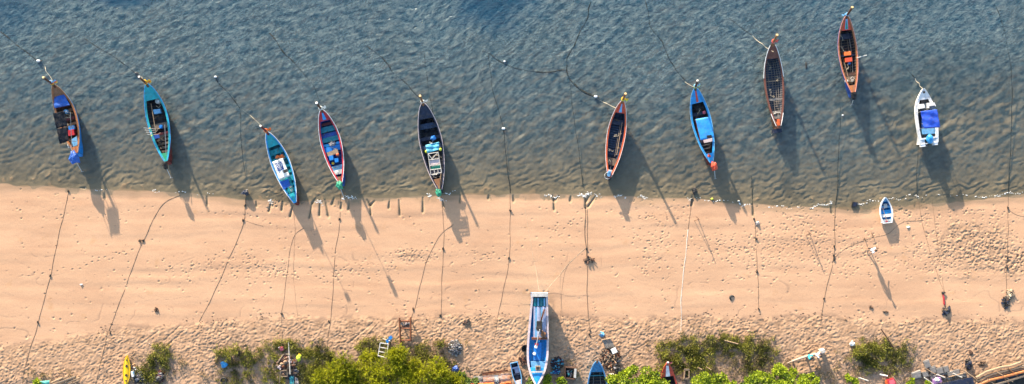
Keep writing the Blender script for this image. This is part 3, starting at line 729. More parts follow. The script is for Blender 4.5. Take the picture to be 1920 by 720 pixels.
t = thing('flag_pole', 'bundle of pale net poles with coloured flags on the teal boat rim', 'net poles', b.root.location + Vector((-.9, -.7, .8)), b.root['_rz'])
for k in range(4): MB().tube([loc_of(t, P(*z(100+k*8, 410+k*14), 1.25)), loc_of(t, P(*z(178, 418+k*12), 1.0))], .02, 5).build('pole', 'white_dirty', t)
for k, mm in enumerate(('yellow', 'green_cloth', 'white_cloth', 'lime_plastic')):
    q = loc_of(t, P(*z(140+4*k, 412+16*k), 1.2)); MB().box(q, (.14, .10, .03), rz=.4*k).build('flag', mm, t)
# ---- 3 teal boat, white canopy
z = zoomer(470, 180, 3.27)
b = Boat('longtail_boat', 'turquoise longtail boat with white emblem awning, stern touching the sand', 'boat', (500.5, 247), (553, 379), 34, LB)
b.hull('maroon', 'sky_blue', 'teal_deck', .10, .07, .80, rail='white', stern_out=.3, stern_w=1.8, floor=.35)
b.deck('foredeck', .80, .99, 'turquoise'); b.deck('stern_deck', .0, .13, 'turquoise')
b.prow('maroon', 'white_dirty', ribbon=['orange_cloth', 'orange_cloth'])
b.ribs(.15, .76, 12, 'teal')
for t, w_ in ((.73,.5), (.62,.3), (.5,.24), (.42,.24), (.33,.5), (.24,.24), (.17,.4)): b.thwart(t, .6, 'turquoise', w_)
b.stringer(.15, .76, .35, .64, 'turquoise', .05); b.stringer(.15, .76, -.35, .64, 'turquoise', .05)
cn = b.canopy([z(132,405), z(196,380), z(240,490), z(176,516)], 1.75, 'white_cloth', 'metal', sag=-.08, wr=.02, seed=3)
b.canopy([z(177,524), z(230,508), z(245,550), z(200,575)], 1.6, 'blue_cloth', 'metal', sag=.02, wr=.02, seed=4, name='blue_canopy')
# emblem printed on the awning
em = MB(); q = [b.at(*z(*p), 1.8) for p in ((150,414), (187,401), (205,448), (170,462))]
em.prism([v - Vector((0, 0, .015)) for v in q], [v + Vector((0, 0, .012)) for v in q]); e = em.build('emblem_panel', 'blue_deep', cn)
c = sum(q, Vector())/4; ex = (q[1]-q[0]).normalized(); ey = (q[0]-q[3]).normalized(); c += ey*.12
mb = MB(); n = 24
ring = [c + (ex*math.cos(2*math.pi*i/n) + ey*math.sin(2*math.pi*i/n))*r_ + Vector((0, 0, .022)) for r_ in (.20, .245) for i in range(n)]
mb.add(ring, [(i, (i+1)%n, n+(i+1)%n, n+i) for i in range(n)])
for k in range(5):
    a = 2*math.pi*k/5 + .3; pts = []
    for i in range(6):
        rr_ = .03 + .16*i/5; aa = a + .9*i/5; pts.append(c + (ex*math.cos(aa) + ey*math.sin(aa))*rr_ + Vector((0, 0, .024)))
    for i in range(5):
        d_ = (pts[i+1]-pts[i]).normalized(); nn = Vector((-d_.y, d_.x, 0))*.024; mb.add([pts[i]-nn, pts[i+1]-nn, pts[i+1]+nn, pts[i]+nn], [(0,1,2,3)])
for k, l in enumerate((.34, .22)):
    o = c - ey*(.32+.07*k) + Vector((0, 0, .022)); mb.add([o-ex*l/2-ey*.014, o+ex*l/2-ey*.014, o+ex*l/2+ey*.014, o-ex*l/2+ey*.014], [(0,1,2,3)])
mb.build('emblem', 'white', cn)
cargo(b, 'life_jacket', 'orange life jacket left of its pair, before the white emblem awning', 'life jacket', [z(150,368), z(172,362), z(176,378), z(154,384)], .6, .85, 'orange_cloth', 'cloth')
cargo(b, 'life_jacket', 'orange life jacket right of its pair, before the white emblem awning', 'life jacket', [z(176,364), z(198,362), z(198,378), z(180,380)], .6, .88, 'orange_cloth', 'cloth')
b.pole('mast', z(215,470), z(213,460), .8, 3.3, .025, 'metal')
mb = MB().box(b.at(*z(213,460), 3.3), (.35, .25, .2)); mb.build('mast_lamp', 'charcoal', b.root)

# ---- 4 red boat
b = Boat('longtail_boat', 'red longtail boat with blue inside, white edge and green engine cover', 'boat', (602.5, 205), (638.5, 342), 37, LB)
b.hull('blue_deep', 'red', 'blue_deep', .13, .07, .82, rail='white', stern_out=.35, stern_w=1.9)
b.deck('foredeck', .85, .99, 'red'); b.stripe('sky_blue', .86, .985, .34, .05); b.deck('stern_deck', .0, .08, 'wood_brown')
b.prow('wood_dark', 'white', ribbon=['white_cloth', 'white_cloth'])
b.ribs(.12, .8, 15, 'blue')
for t, w_, m_ in ((.81,.25,'maroon'), (.74,.5,'teal_deck'), (.66,.4,'blue_deep'), (.60,.45,'teal_deck'), (.53,.22,'sky_blue'), (.47,.5,'blue'), (.2,.5,'light_blue'), (.13,.3,'light_blue')): b.thwart(t, .6, m_, w_)
b.plank('cargo_board', z(470,360), z(535,335), .38, .72, 'wood_pale')
b.engine(z(545, 548), 'green_cloth', .30, .9, 1.15, True)
b.pole('mast', z(535,470), z(532,462), .8, 3.1, .025, 'metal'); mb = MB().box(b.at(*z(532,462), 3.0), (.3, .22, .55)); mb.build('mast_flag', 'white_cloth', b.root)
cargo(b, 'fuel_can', 'blue fuel can, left of two behind the pale board in the red boat', 'can', [z(478,368), z(504,364), z(508,390), z(484,396)], .3, .9, 'blue', 'box')
cargo(b, 'fuel_can', 'blue fuel can, right of two behind the pale board in the red boat', 'can', [z(512,384), z(536,380), z(538,404), z(518,408)], .3, .9, 'blue', 'box')
cargo(b, 'float_ball', 'orange float beside the pale board in the red boat', 'float', [z(522,352), z(538,352), z(538,366), z(522,366)], .5, .9, 'orange', 'ball')
cargo(b, 'float_ball', 'yellow float behind the fuel cans in the red boat', 'float', [z(495,405), z(508,405), z(508,418), z(495,418)], .5, .9, 'yellow', 'ball')
cargo(b, 'net_pile', 'bluish white fishing net heaped amidships in the red boat', 'net', [z(478,285), z(516,278), z(520,300), z(484,308)], .5, .8, 'ash', 'cloth')
cargo(b, 'storage_box', 'white box across the stern of the red boat', 'box', [z(505,462), z(560,448), z(562,474), z(514,484)], .6, .85, 'white_dirty', 'box')

# ---- 5 navy boat
z = zoomer(740, 160, 3)
b = Boat('longtail_boat', 'dark navy longtail boat with white edge, cyan tarp and white frame aft', 'boat', (792.5, 192), (825, 356), 41, LB)
b.hull('navy', 'navy', 'dark_inside', .10, .07, .82, rail='pinkwhite', stern_out=.3, stern_w=1.7)
b.deck('foredeck', .82, .99, 'navy'); b.deck('stern_deck', .0, .13, 'wood_brown')
b.prow('wood_brown', 'yellow_tip', ribbon=['white_cloth'])
b.ribs(.15, .8, 16, 'navy')
for t, w_, m_ in ((.74,.5,'dark_blue_inside'), (.6,.3,'navy'), (.5,.4,'dark_blue_inside'), (.2,.4,'navy')): b.thwart(t, .6, m_, w_)
b.canopy([z(172,336), z(250,318), z(250,362), z(184,382)], 1.45, 'cyan_cloth', 'metal', sag=.08, wr=.06, seed=6)
fz = 1.6
fr = MB()
def fb(a, c_): fr.tube([b.at(*z(*a), fz), b.at(*z(*c_), fz)], .035, 5)
for a, c_ in (((188,385),(245,376)), ((245,376),(264,490)), ((264,490),(204,503)), ((204,503),(188,385)), ((190,420),(252,412)), ((198,452),(258,444)), ((202,475),(262,468)), ((188,385),(215,420)), ((245,376),(205,420)), ((222,472),(226,498)), ((242,470),(246,494))): fb(a, c_)
fr.build('awning_frame', 'white_dirty', b.root)
for q in ((188,385), (245,376), (264,490), (204,503)): b.pole('frame_post', z(*q), z(*q), .7, fz, .025, 'white_dirty')
b.prism('roof_panel', [z(204,458), z(256,448), z(258,468), z(205,474)], fz-.12, fz-.06, 'green_cloth')
b.prism('roof_slats', [z(195,424), z(250,416), z(256,440), z(198,448)], fz-.10, fz-.05, 'pinkwhite')
b.engine(z(246, 603), 'green_cloth', .27, .5, 1.1, True)
b.pole('long_oar', z(262,480), z(250,590), .9, 1.0, .03, 'wood_pale')
cargo(b, 'float_ball', 'yellow green float on the left rim beside the cyan tarp', 'float', [z(172,366), z(184,366), z(184,378), z(172,378)], .75, 1.0, 'lime_plastic', 'ball')
cargo(b, 'float_ball', 'yellow green float on the right rim beside the cyan tarp', 'float', [z(250,354), z(262,354), z(262,366), z(250,366)], .75, 1.0, 'lime_plastic', 'ball')
cargo(b, 'net_pile', 'black net heaped in the bow of the navy boat', 'net', [z(160,200), z(220,196), z(226,250), z(168,256)], .3, .6, 'dark_cloth', 'cloth')
cargo(b, 'plastic_bag', 'blue bag amidships in the navy boat ahead of the tarp', 'bag', [z(202,286), z(228,282), z(230,304), z(206,308)], .6, .85, 'blue', 'cloth')

# ---- 6 orange boat
z = zoomer(1080, 160, 3.6)
b = Boat('longtail_boat', 'orange longtail boat, empty dark inside, roped by its bow to a white buoy', 'boat', (1167.5, 188), (1143, 331), 33, LB)
b.hull('navy', 'orange', 'dark_blue_inside', .12, .08, .84, rail='pinkwhite', stern_out=.35, stern_w=1.9)
b.deck('foredeck', .84, .99, 'redorange'); b.stripe('light_blue', .845, .97, .28, .04); b.deck('stern_deck', .0, .09, 'white_dirty')
b.prow('wood_brown', 'yellow_tip', ribbon=['lime_plastic', 'yellow'])
b.ribs(.14, .82, 18, 'dark_blue_inside'); b.thwart(.72, .6, 'navy', .5); b.thwart(.2, .5, 'wood_weathered', .7)
for i in range(13): b.thwart(.30+.03*i, .4, 'dark_blue_inside', .1, 'floor_slat')
b.pole('bamboo_pole', z(312,250), z(275,470), .7, .7, .03, 'wood_pale'); b.pole('bamboo_pole', z(298,270), z(262,480), .65, .65, .025, 'wood_weathered')
b.engine(z(224, 590), 'light_blue', .22, .3, 1.05)
mb = MB(); c = b.at(*z(214, 610), .95); mb.tube([c + Vector((.30*math.cos(a), .30*math.sin(a), .05*math.sin(a))) for a in np.linspace(.4, 5.6, 16)], .025, 5); mb.build('coiled_hoop', 'white_dirty', b.root)
cargo(b, 'float_ball', 'small yellow float against the pole in the orange boat', 'float', [z(283,418), z(293,418), z(293,428), z(283,428)], .5, .8, 'yellow_tip', 'ball')

# ---- 7 blue boat
z = zoomer(1260, 130, 3.43)
b = Boat('longtail_boat', 'bright blue longtail boat with blue awning and orange engine cover', 'boat', (1303.5, 164), (1334, 304), 36, LB)
b.hull('maroon', 'sky_blue', 'dark_inside', .14, .08, .80, rail='light_blue', stern_out=.35, stern_w=1.9)
b.deck('foredeck', .80, .99, 'sky_blue'); b.stripe('redorange', .81, .985, .22, .1); b.deck('stern_deck', .0, .12, 'sky_blue')
b.prow('wood_dark', 'white_dirty', ribbon=['lime_plastic', 'light_blue'])
b.ribs(.14, .78, 14, 'navy'); b.thwart(.66, .6, 'navy', .3); b.thwart(.3, .6, 'navy', .3)
b.canopy([z(152,320), z(243,304), z(272,437), z(184,456)], 1.7, 'sky_blue_cloth' if 'sky_blue_cloth' in MATS else mat('sky_blue_cloth', (.02, .27, .70), .6, .25, 3, .02), 'wood_dark', sag=-.07, wr=.02, seed=8)
b.pole('side_rail', z(150,322), z(180,456), 1.5, 1.5, .03, 'maroon')
b.engine(z(270, 622), 'redorange', .30, .9, 1.15, True)
cargo(b, 'float_ball', 'pink float on the dark net in the bright blue boat', 'float', [z(202,268), z(218,268), z(218,284), z(202,284)], .45, .8, 'pink', 'ball')
cargo(b, 'solar_panel', 'black panel at the rear edge of the blue awning', 'panel', [z(224,426), z(254,421), z(258,440), z(228,444)], 1.66, 1.78, 'black', 'box')
cargo(b, 'plastic_crate', 'pinkish crate just behind the blue awning', 'crate', [z(202,456), z(258,442), z(260,462), z(208,474)], .5, .95, 'pink', 'box', 'pinkwhite')
cargo(b, 'net_pile', 'orange net on the stern of the bright blue boat', 'net', [z(228,545), z(250,540), z(250,568), z(232,572)], .6, .98, 'redorange', 'cloth')
cargo(b, 'net_pile', 'dark net with pale lines filling the bow of the bright blue boat', 'net', [z(134,198), z(196,190), z(214,260), z(150,275)], .3, .55, 'charcoal', 'cloth')

# ---- 8 maroon boat with ribs
z = zoomer(1390, 40, 3.13)
b = Boat('longtail_boat', 'reddish brown empty longtail boat showing rows of pale ribs', 'boat', (1449, 80), (1460, 239), 36, LB)
b.hull('wood_dark', 'wood_redbrown' if 'wood_redbrown' in MATS else mat('wood_redbrown', (.16, .055, .035), .5, .4, 4, .01), 'dark_blue_inside', .13, .07, .82, rail=None, stern_out=.45, stern_w=2.0)
b.deck('foredeck', .82, .99, 'wood_redbrown'); b.deck('stern_deck', .0, .07, 'wood_orange')
b.prow('wood_brown', 'yellow_tip', ribbon=['pink', 'redorange'])
for (t0, t1, nm) in ((.60, .97, 'bow_trim'), (.02, .17, 'stern_trim')):
    mb = MB()
    for sg in (1, -1): mb.tube([(sg*(b.b(t0+(t1-t0)*i/12)+.03), b.y(t0+(t1-t0)*i/12), b.g(t0+(t1-t0)*i/12)+.04) for i in range(13)], .032, 5)
    mb.build(nm, 'white', b.root)
b.ribs(.12, .81, 26, 'wood_grey', .06)
for fx in (-.72, -.45, 0, .3, .52, .76): b.stringer(.13, .8, fx, .30 + .28*abs(fx), 'wood_grey', .028)
b.thwart(.34, .62, 'wood_grey', .2); b.thwart(.19, .6, 'wood_grey', .2); b.thwart(.13, .62, 'wood_grey', .35); b.thwart(.56, .55, 'wood_weathered', .14)
mb = MB().box(b.at(*z(218,592), 1.0), (.24, .6, .1)); mb.build('rudder_block', 'orange', b.root)
mb = MB().box((0, b.y(0)-.28, .35), (.85, .4, .6), taper=.85); mb.build('stern_box', 'navy', b.root)

# ---- 9 red orange boat
z = zoomer(1530, 0, 3.43)
b = Boat('longtail_boat', 'orange red longtail boat nearest the top edge with two orange boxes', 'boat', (1587.5, 29), (1600, 174), 34, LB)
b.hull('blue_deep', 'wood_orange', 'dark_inside', .10, .08, .82, rail='pinkred' if 'pinkred' in MATS else mat('pinkred', (.62, .25, .22), .5, .3, 4), stern_out=.35, stern_w=1.9)
b.deck('foredeck', .82, .99, 'redorange'); b.stripe('light_blue', .83, .975, .30, .16); b.deck('stern_deck', .0, .10, 'wood_orange')
mb = MB(); mb.add([(-.08, b.y(.835), b.g(.835)+.07), (.10, b.y(.835), b.g(.835)+.07), (.0, b.y(.95), b.g(.95)+.075)], [(0,1,2)]); mb.build('deck_marking', 'green_paint', b.root)
b.prow('wood_dark', 'yellow_tip', ribbon=['light_blue'], rside=-1)
b.ribs(.14, .81, 20, 'wood_weathered', .045); b.stringer(.15, .8, .5, .55, 'wood_grey'); b.stringer(.15, .8, .28, .45, 'wood_weathered'); b.stringer(.15, .8, -.5, .5, 'wood_weathered')
b.thwart(.19, .62, 'wood_weathered', .45); b.thwart(.25, .6, 'wood_dark', .3); b.thwart(.5, .6, 'navy', .18); b.thwart(.75, .55, 'navy', .5)
b.engine(z(242, 612), 'black', .34, .5, 1.15)
b.pole('outrigger_pole', z(262,372), z(327,355), .95, 1.0, .035, 'white_dirty'); b.pole('bamboo_pole', z(182,400), z(215,525), .7, .8, .025, 'wood_pale')
cargo(b, 'storage_box', 'orange box, front of two inside the orange red boat', 'box', [z(182,336), z(224,330), z(226,354), z(184,358)], .3, .75, 'orange_cloth')
cargo(b, 'storage_box', 'orange box with pale lid, rear of two inside the orange red boat', 'box', [z(188,374), z(232,368), z(234,394), z(192,400)], .3, .75, 'orange_cloth', 'box', 'redorange')
cargo(b, 'bucket', 'small blue bucket behind the boxes in the orange red boat', 'bucket', [z(208,400), z(222,400), z(222,412), z(208,412)], .3, .6, 'blue', 'drum', 'blue')
cargo(b, 'bucket', 'white bucket near the stern of the orange red boat', 'bucket', [z(192,514), z(206,514), z(206,528), z(192,528)], .6, .85, 'white_dirty', 'drum')

# ---- 10 white motor boat
class Motor(Boat):
    beam_t = [0, .1, .3, .5, .65, .78, .88, .95, 1]
    beam_v = [.86, .92, 1, .99, .90, .68, .43, .22, .03]
z = zoomer(1660, 130, 3.6)
b = Motor('motor_boat', 'white motor boat with bright blue awning and blue covered outboard', 'boat', (1731.5, 166), (1742, 268), 38, None, 1.15, .75, .85)
b.hull('white', 'white', 'slate', .20, .04, .84, floor=.35, rail='white')
b.deck('foredeck', .80, .99, 'white'); 
b.prism('bow_cushion', [z(242,186), z(298,182), z(312,226), z(296,236), z(268,240), z(240,234)], .4, .62, 'slate')
b.prism('bow_hatch', [z(256,148), z(268,146), z(270,160), z(260,162)], 1.05, 1.2, 'charcoal')
b.prism('console', [z(226,236), z(262,232), z(268,260), z(232,266)], .4, 1.15, 'white')
b.prism('console', [z(286,226), z(332,224), z(342,248), z(290,262)], .4, 1.15, 'white')
b.prism('windscreen', [z(300,248), z(334,242), z(340,266), z(306,270)], 1.1, 1.3, 'dark_blue_inside')
b.prism('aft_seat', [z(248,400), z(346,396), z(352,432), z(250,438)], .4, .75, 'light_blue')
b.prism('cockpit_seat', [z(246,300), z(270,298), z(272,392), z(248,394)], .4, .7, 'blue_deep')
mb = MB(); mb.box((-.58, b.y(0)+.10, .62), (.42, .75, .3)); mb.box((.58, b.y(0)+.10, .62), (.42, .75, .3)); mb.box((0, b.y(0)+.46, .66), (1.6, .14, .36)); mb.build('transom', 'white', b.root)
b.canopy([z(238,284), z(350,270), z(370,390), z(262,398)], 1.9, 'bimini_blue', 'metal', sag=-.16, wr=.05, seed=9, n=16)
b.pole('awning_strut', z(246,364), z(272,392), 1.0, 1.5, .022, 'metal'); b.pole('awning_strut', z(300,265), z(240,290), 1.1, 1.7, .02, 'metal')
c = b.at(*z(300, 470), 1.0)
e = MB().blob((0, 0, 0), (.32, .45, .30), 4, .10, n=14, m=9).build('outboard_motor', 'sky_blue', b.root, True); e.location = c
MB().tube([(0, -.35, -.1), (0, -.5, -.55), (0, -.48, -1.0)], [.11, .09, .06], 8).build('motor_leg', 'black', e)
mb = MB(); mb.box((0, -.62, -1.0), (.3, .04, .08)); mb.box((0, -.62, -1.0), (.08, .035, .3)); mb.build('propeller', 'metal', e)
# ---- 11 dinghy on the sand
class Dinghy(Boat):
    beam_t = [0, .12, .35, .55, .75, .9, 1]
    beam_v = [.72, .86, 1, .94, .68, .36, .04]
z = zoomer(1560, 340, 2.77)
b = Dinghy('rowing_dinghy', 'small white dinghy with blue inside, grounded at the water line', 'dinghy', (1660.5, 370), (1664, 417), 24, None, .80, .62, .58, -.06, .02)
b.hull('white', 'white', 'sky_blue', .09, .04, .95, floor=.14)
b.deck('bow_seat', .83, .985, 'light_blue', -.1)
b.thwart(.62, .42, 'light_blue', .22); b.thwart(.42, .42, 'sky_blue', .34); b.thwart(.27, .42, 'white', .28); b.thwart(.06, .44, 'white_dirty', .26)
b.pole('oar', z(262,135), z(285,205), .56, .58, .025, 'wood_pale')
cargo(b, 'cloth_bundle', 'small red rag on the stern seat of the white dinghy', 'rag', [z(280,205), z(290,205), z(290,214), z(280,214)], .46, .54, 'red', 'cloth')
cargo(b, 'storage_box', 'white cool box in the bow of the small dinghy', 'box', [z(268,118), z(286,116), z(288,136), z(270,140)], .16, .5, 'white_dirty')

# ---- 12 large work boat ashore
class Work(Boat):
    beam_t = [0, .15, .35, .55, .7, .82, .92, 1]
    beam_v = [.74, .82, .92, 1, .98, .80, .46, .03]
gz12 = gz(wx(1010), wy(630)) - .05
b = Work('fishing_boat', 'large blue and white fishing boat beached bow down among the bushes', 'boat', (1006, 725), (1012, 551), 40, None, 1.6, 1.5, 1.35, gz12, .05)
b.hull('sky_blue', 'pinkwhite', 'sky_blue', .17, .02, .86, floor=.95)
b.deck('foredeck', .80, .99, 'sky_blue', 0.01, .05)
def q12(*p): return [(x, y) for x, y in p]
b.prism('stern_platform', [(998,549), (1027,549), (1027,556.5), (997.5,556.5)], 1.2, 1.7, 'white_dirty')
b.prism('stern_well', [(1001,558.5), (1024,558.5), (1024,574), (1000,574)], 1.0, 1.35, 'teal')
for k in range(4): b.prism('well_board', [(1002+k*5.8,559), (1004.5+k*5.8,559), (1004.5+k*5.8,573), (1002+k*5.8,573)], 1.35, 1.5, 'light_blue' if k % 2 else 'teal_deck')
mat('deck_bluegrey', (.22, .32, .52), .7, .5, 5, .01, stretch=(6, .7, 1), c2=(.34, .30, .36)); mat('deck_pale', (.42, .50, .68), .7, .5, 5, .01, stretch=(5, .8, 1), c2=(.30, .30, .42))
for k in range(7):
    x0 = 1000.5 + k*3.35; b.prism('deck_plank', [(x0,575), (x0+3.1,575), (x0+2.9-k*.05,633), (x0-.4,633)], 1.3, 1.44 + .012*(k % 3), ('deck_bluegrey', 'deck_pale', 'light_blue')[(k*2) % 3 if k != 3 else 0])
b.prism('cross_beam', [(997,633), (1026,633), (1026,637), (997,637)], 1.3, 1.58, 'rust')
b.plank('loose_plank', (1021,580), (1011,612), .14, 1.62, 'rust')
b.prism('main_hatch', [(1001,643), (1015.5,642), (1014,676), (1000,676)], .9, 1.32, 'blue')
b.prism('plank_deck', [(995,678), (1023,678), (1021,692), (997,692)], 1.2, 1.40, 'light_blue')
b.prism('hatch_coaming', [(1004,686.5), (1013,686.5), (1013,694), (1004,694)], 1.3, 1.58, 'wood_pale'); b.prism('hatch_hole_shade', [(1005.5,688), (1011.5,688), (1011.5,692.5), (1005.5,692.5)], 1.5, 1.595, 'black')  # solid black block, its colour stands for the shade in the hatch hole
b.plank('bow_rail', (996,698), (1021,697), .12, 1.62, 'white_dirty')
mb = MB(); c = b.at(1011, 616, 1.75); mb.lathe((c.x, c.y, c.z-.3), [(.05, 0), (.3, 0), (.12, .08), (.12, .3), (.26, .36), (.26, .42), (0, .45)], 14); mb.box((c.x, c.y-.4, c.z-.2), (.5, .5, .3)); mb.build('winch', 'charcoal', b.root)
b.pole('boom', (1012,618), (1005,650), 2.3, 1.75, .045, 'white_dirty'); b.pole('boom_brace', (1017,620), (1023,633), 1.9, 1.6, .05, 'wood_brown')
b.pole('stay', (1013,575), (1016,630), 1.6, 1.7, .02, 'charcoal')
cargo(b, 'bucket', 'white bucket on the raised blue hatch, nearer the winch', 'bucket', [(1003,649), (1007,649), (1007,653), (1003,653)], 1.33, 1.65, 'white', 'drum')
cargo(b, 'bucket', 'white bucket on the raised blue hatch, nearer the bow', 'bucket', [(1000,662), (1004,662), (1004,666), (1000,666)], 1.33, 1.65, 'white', 'drum')
cargo(b, 'cloth_bundle', 'dark red rag bundle beside the bucket on the blue hatch', 'rag', [(1004,643), (1009,643), (1009,648), (1004,648)], 1.33, 1.55, 'red', 'cloth')
cargo(b, 'cloth_bundle', 'brown wooden lump under the boom of the large fishing boat', 'timber', [(1014,622), (1020,622), (1022,632), (1017,632)], 1.45, 1.75, 'wood_brown', 'cloth')

# ---- 13, 14 bows under the bushes at the bottom edge
g13 = gz(wx(1121), wy(700)) - .05
b = Boat('longtail_boat', 'blue longtail boat ashore, bow up, right of the large fishing boat', 'boat', (1119.5, 676), (1123, 815), 38, None, 1.35, .9, .8, g13, .05)
b.hull('sky_blue', 'light_blue', 'dark_inside', .07, .07, .86, rail='light_blue', floor=.25)
b.deck('foredeck', .84, .99, 'blue_teal' if 'blue_teal' in MATS else mat('blue_teal', (.02, .17, .36), .5, .4, 5, .01)); b.prow('wood_brown', 'wood_dark', .45, .12, .09)
b.ribs(.3, .82, 14, 'wood_weathered', .05); b.thwart(.78, .62, 'teal_deck', .1); b.stringer(.3, .82, -.4, .5, 'wood_grey'); b.stringer(.3, .82, .4, .5, 'wood_grey')
g14 = gz(wx(1250), wy(690)) - .03
b = Boat('longtail_boat', 'red and white bow of a boat hidden under the leafy bushes', 'boat', (1251, 681), (1262, 810), 34, None, 1.35, .9, .8, g14, .05)
b.hull('redorange', 'redorange', 'dark_inside', .12, .07, .80, floor=.25)
b.deck('foredeck', .80, .99, 'redorange'); b.stripe('white', .80, .965, .42, .2); b.prow('wood_weathered', 'white_dirty', .5, .15, .1, ribbon=['pink']); b.ribs(.3, .78, 10, 'wood_dark')
# ---- 15 small punt, bow down with red bow
g15 = gz(wx(966), wy(700)) - .02
class Punt(Boat):
    beam_t = [0, .2, .5, .75, .9, 1]
    beam_v = [.88, .95, 1, .78, .45, .05]
b = Punt('punt', 'small dark blue punt with red bow left of the large fishing boat', 'punt', (975, 728), (963.5, 680.5), 16, None, .55, .5, .42, g15, .02)
b.hull('pinkwhite', 'light_blue', 'navy', .06, .02, .84, floor=.12)
b.deck('bow_deck', .84, .985, 'red'); b.deck('pale_deck', .70, .84, 'pinkwhite', -.02); b.prism('floor_board', [(964,690), (973,689), (975,702), (967,703)], .1, .3, 'deck_bluegrey')
b.thwart(.85, .4, 'navy', .1); b.thwart(.45, .36, 'navy', .14); b.thwart(.2, .36, 'deck_bluegrey', .14)
# ---- 16 yellow kayak
g16 = gz(wx(237), wy(694))
class Kayak(Boat):
    beam_t = [0, .12, .3, .5, .7, .88, 1]
    beam_v = [.12, .5, .88, 1, .9, .52, .08]
b = Kayak('kayak', 'bright yellow plastic kayak lying on the trampled sand', 'kayak', (238, 667), (236, 724), 13, None, .34, .34, .30, g16, .0)
b.hull('yellow', 'yellow', 'yellow', .05, .05, .9, floor=.1)
b.deck('deck', .01, .99, 'yellow', .01, .08, n=20)
for t_, r_ in ((.86, .07), (.66, .11), (.36, .11), (.18, .07)):
    mb = MB(); mb.lathe((0.02, b.y(t_), b.g(t_)+.085), [(0, .004), (r_*.8, .006), (r_, .02), (r_*1.15, .0)], 14); mb.build('seat_well', 'charcoal', b.root)

for i_, b_o in enumerate(ALL[:9]): clutter(b_o, 40+i_)

# ------------------------------------------------------------------ ropes
def rope(label, pts, r=.032, m='rope_brown', wob=.035, name='mooring_rope', knots=(), group=None, water=False, seed=None):
    rd = random.Random(seed or int(pts[0][0]*7 + pts[0][1]))
    P3 = []
    for p in pts:
        zz = p[2] if len(p) > 2 else None
        P3.append((wx(p[0])*(H-(zz or 0))/H, wy(p[1])*(H-(zz or 0))/H, zz))
    out = []; n = len(P3); r = r * (.95 if water else .52)
    ts = []; acc = 0
    for i in range(n):
        if i: acc += math.hypot(P3[i][0]-P3[i-1][0], P3[i][1]-P3[i-1][1])
        ts.append(acc)
    N = max(4, int(acc/.35)); ph = [rd.uniform(0, 6.28) for _ in range(4)]
    for k in range(N+1):
        t = acc*k/N; x = interp_cr(ts, [p[0] for p in P3], t); y = interp_cr(ts, [p[1] for p in P3], t)
        e = min(1, k/3, (N-k)/3)
        x += wob*e*(math.sin(t*.9+ph[0]) + .6*math.sin(t*2.3+ph[1]) + .5*rd.uniform(-1, 1)*.5); y += wob*e*.6*math.sin(t*1.7+ph[2])
        i = max(j for j in range(n) if ts[j] <= t + 1e-6); i = min(i, n-2)
        za, zb_ = P3[i][2], P3[i+1][2]; g_ = hz(x, y) + r*.55
        if water: g_ = -r*.72
        s_ = (t - ts[i])/max(1e-6, ts[i+1]-ts[i])
        z0 = za if za is not None else g_; z1 = zb_ if zb_ is not None else g_
        zz = g_ if za is None and zb_ is None else max(z0*(1-s_)+z1*s_ - .25*math.sin(math.pi*s_)*(1 if (za or zb_) else 0), g_ if not water else -.1)
        out.append(Vector((x, y, zz)))
    o = out[0].copy()
    rr = [r*(.8+.5*rd.random()) for _ in out]
    mb = MB().tube([q - o for q in out], rr, 5)
    rt = single(mb, name, m, label, 'rope', o, 0, group)
    for (kx, ky) in knots:
        kk = Vector((wx(kx), wy(ky), hz(wx(kx), wy(ky)) + .03))
        q = MB(); 
        for _ in range(3): q.blob((rd.uniform(-.06,.06), rd.uniform(-.09,.09), .03), (.065, .09, .05), rd.randint(0, 99), .5, n=8, m=5)
        kb = q.build('knot', 'charcoal', rt); kb.location = kk - o
    return rt
rope('thin dark rope running down the sand at the far left, below the brown boat', [(129,357),(118,412),(97,515),(76,605),(58,665),(48,722)], knots=[(129,358),(97,517),(76,603)])
rope('dark rope curving from the shore to the yellow kayak', [(338,366),(312,378),(298,392),(270,452),(240,530),(212,610),(200,650),(184,722)], knots=[(270,452),(212,622)])
rope('dark rope with knots ending at the rough sand, left of the white awning boat', [(461,364),(458,412),(437,470),(416,520),(392,570),(376,602)], knots=[(460,385),(457,412)])
rope('short loose rope trailing right from a knot on the sand', [(457,412),(472,418),(494,424)], .02)
rope('rope arching over the sand beyond the white awning boat shadow', [(570,427),(553,440),(545,462),(541,500),(534,560),(529,590),(533,640),(541,668)], .025, knots=[(530,588)])
rope('faint straight rope just right of the arching one below the white awning boat', [(551,385),(553,440),(552,520),(560,600)], .014)
rope('dark rope straight down from the red boat stern to the scrub', [(639,350,.3),(638,372),(637,412),(630,470),(625,540),(621,600),(616,650),(611,700),(610,722)], knots=[(637,411),(619,602)])
rope('dark rope straight down from the navy boat stern across the beach', [(827,362,.3),(829,380),(832,420),(831,470),(829,540),(827,600),(826,645)], .03, knots=[(831,466),(826,590)])
rope('rope curving from the navy boat shadow down to the rusty frame', [(850,421),(828,438),(812,462),(799,495),(790,530),(778,576),(770,600)], .03, knots=[(776,578)])
rope('dark rope from the shore to the rough sand left of the large fishing boat', [(956,362),(957,420),(954,485),(943,550),(932,600),(926,640)], .028, knots=[(957,395),(954,484)])
rope('thick doubled rope below the orange boat, upper strand', [(1098,365),(1098,400),(1097,440),(1100,486)], .05, knots=[(1098,390),(1099,465),(1104,486),(1110,487)])
rope('thick doubled rope below the orange boat, lower strand to the rough sand', [(1101,392),(1102,440),(1100,486),(1101,560),(1104,602),(1106,632)], .038, knots=[(1105,625),(1106,618)])
rope('pale rope rising from the thick rope to the white stern of the fishing boat', [(1096,466),(1070,490),(1050,512),(1024,546,1.7)], .02, 'rope_pale')
rope('thin rope branching down the sand right of the fishing boat stern', [(1068,490),(1056,520),(1052,560),(1051,610)], .016)
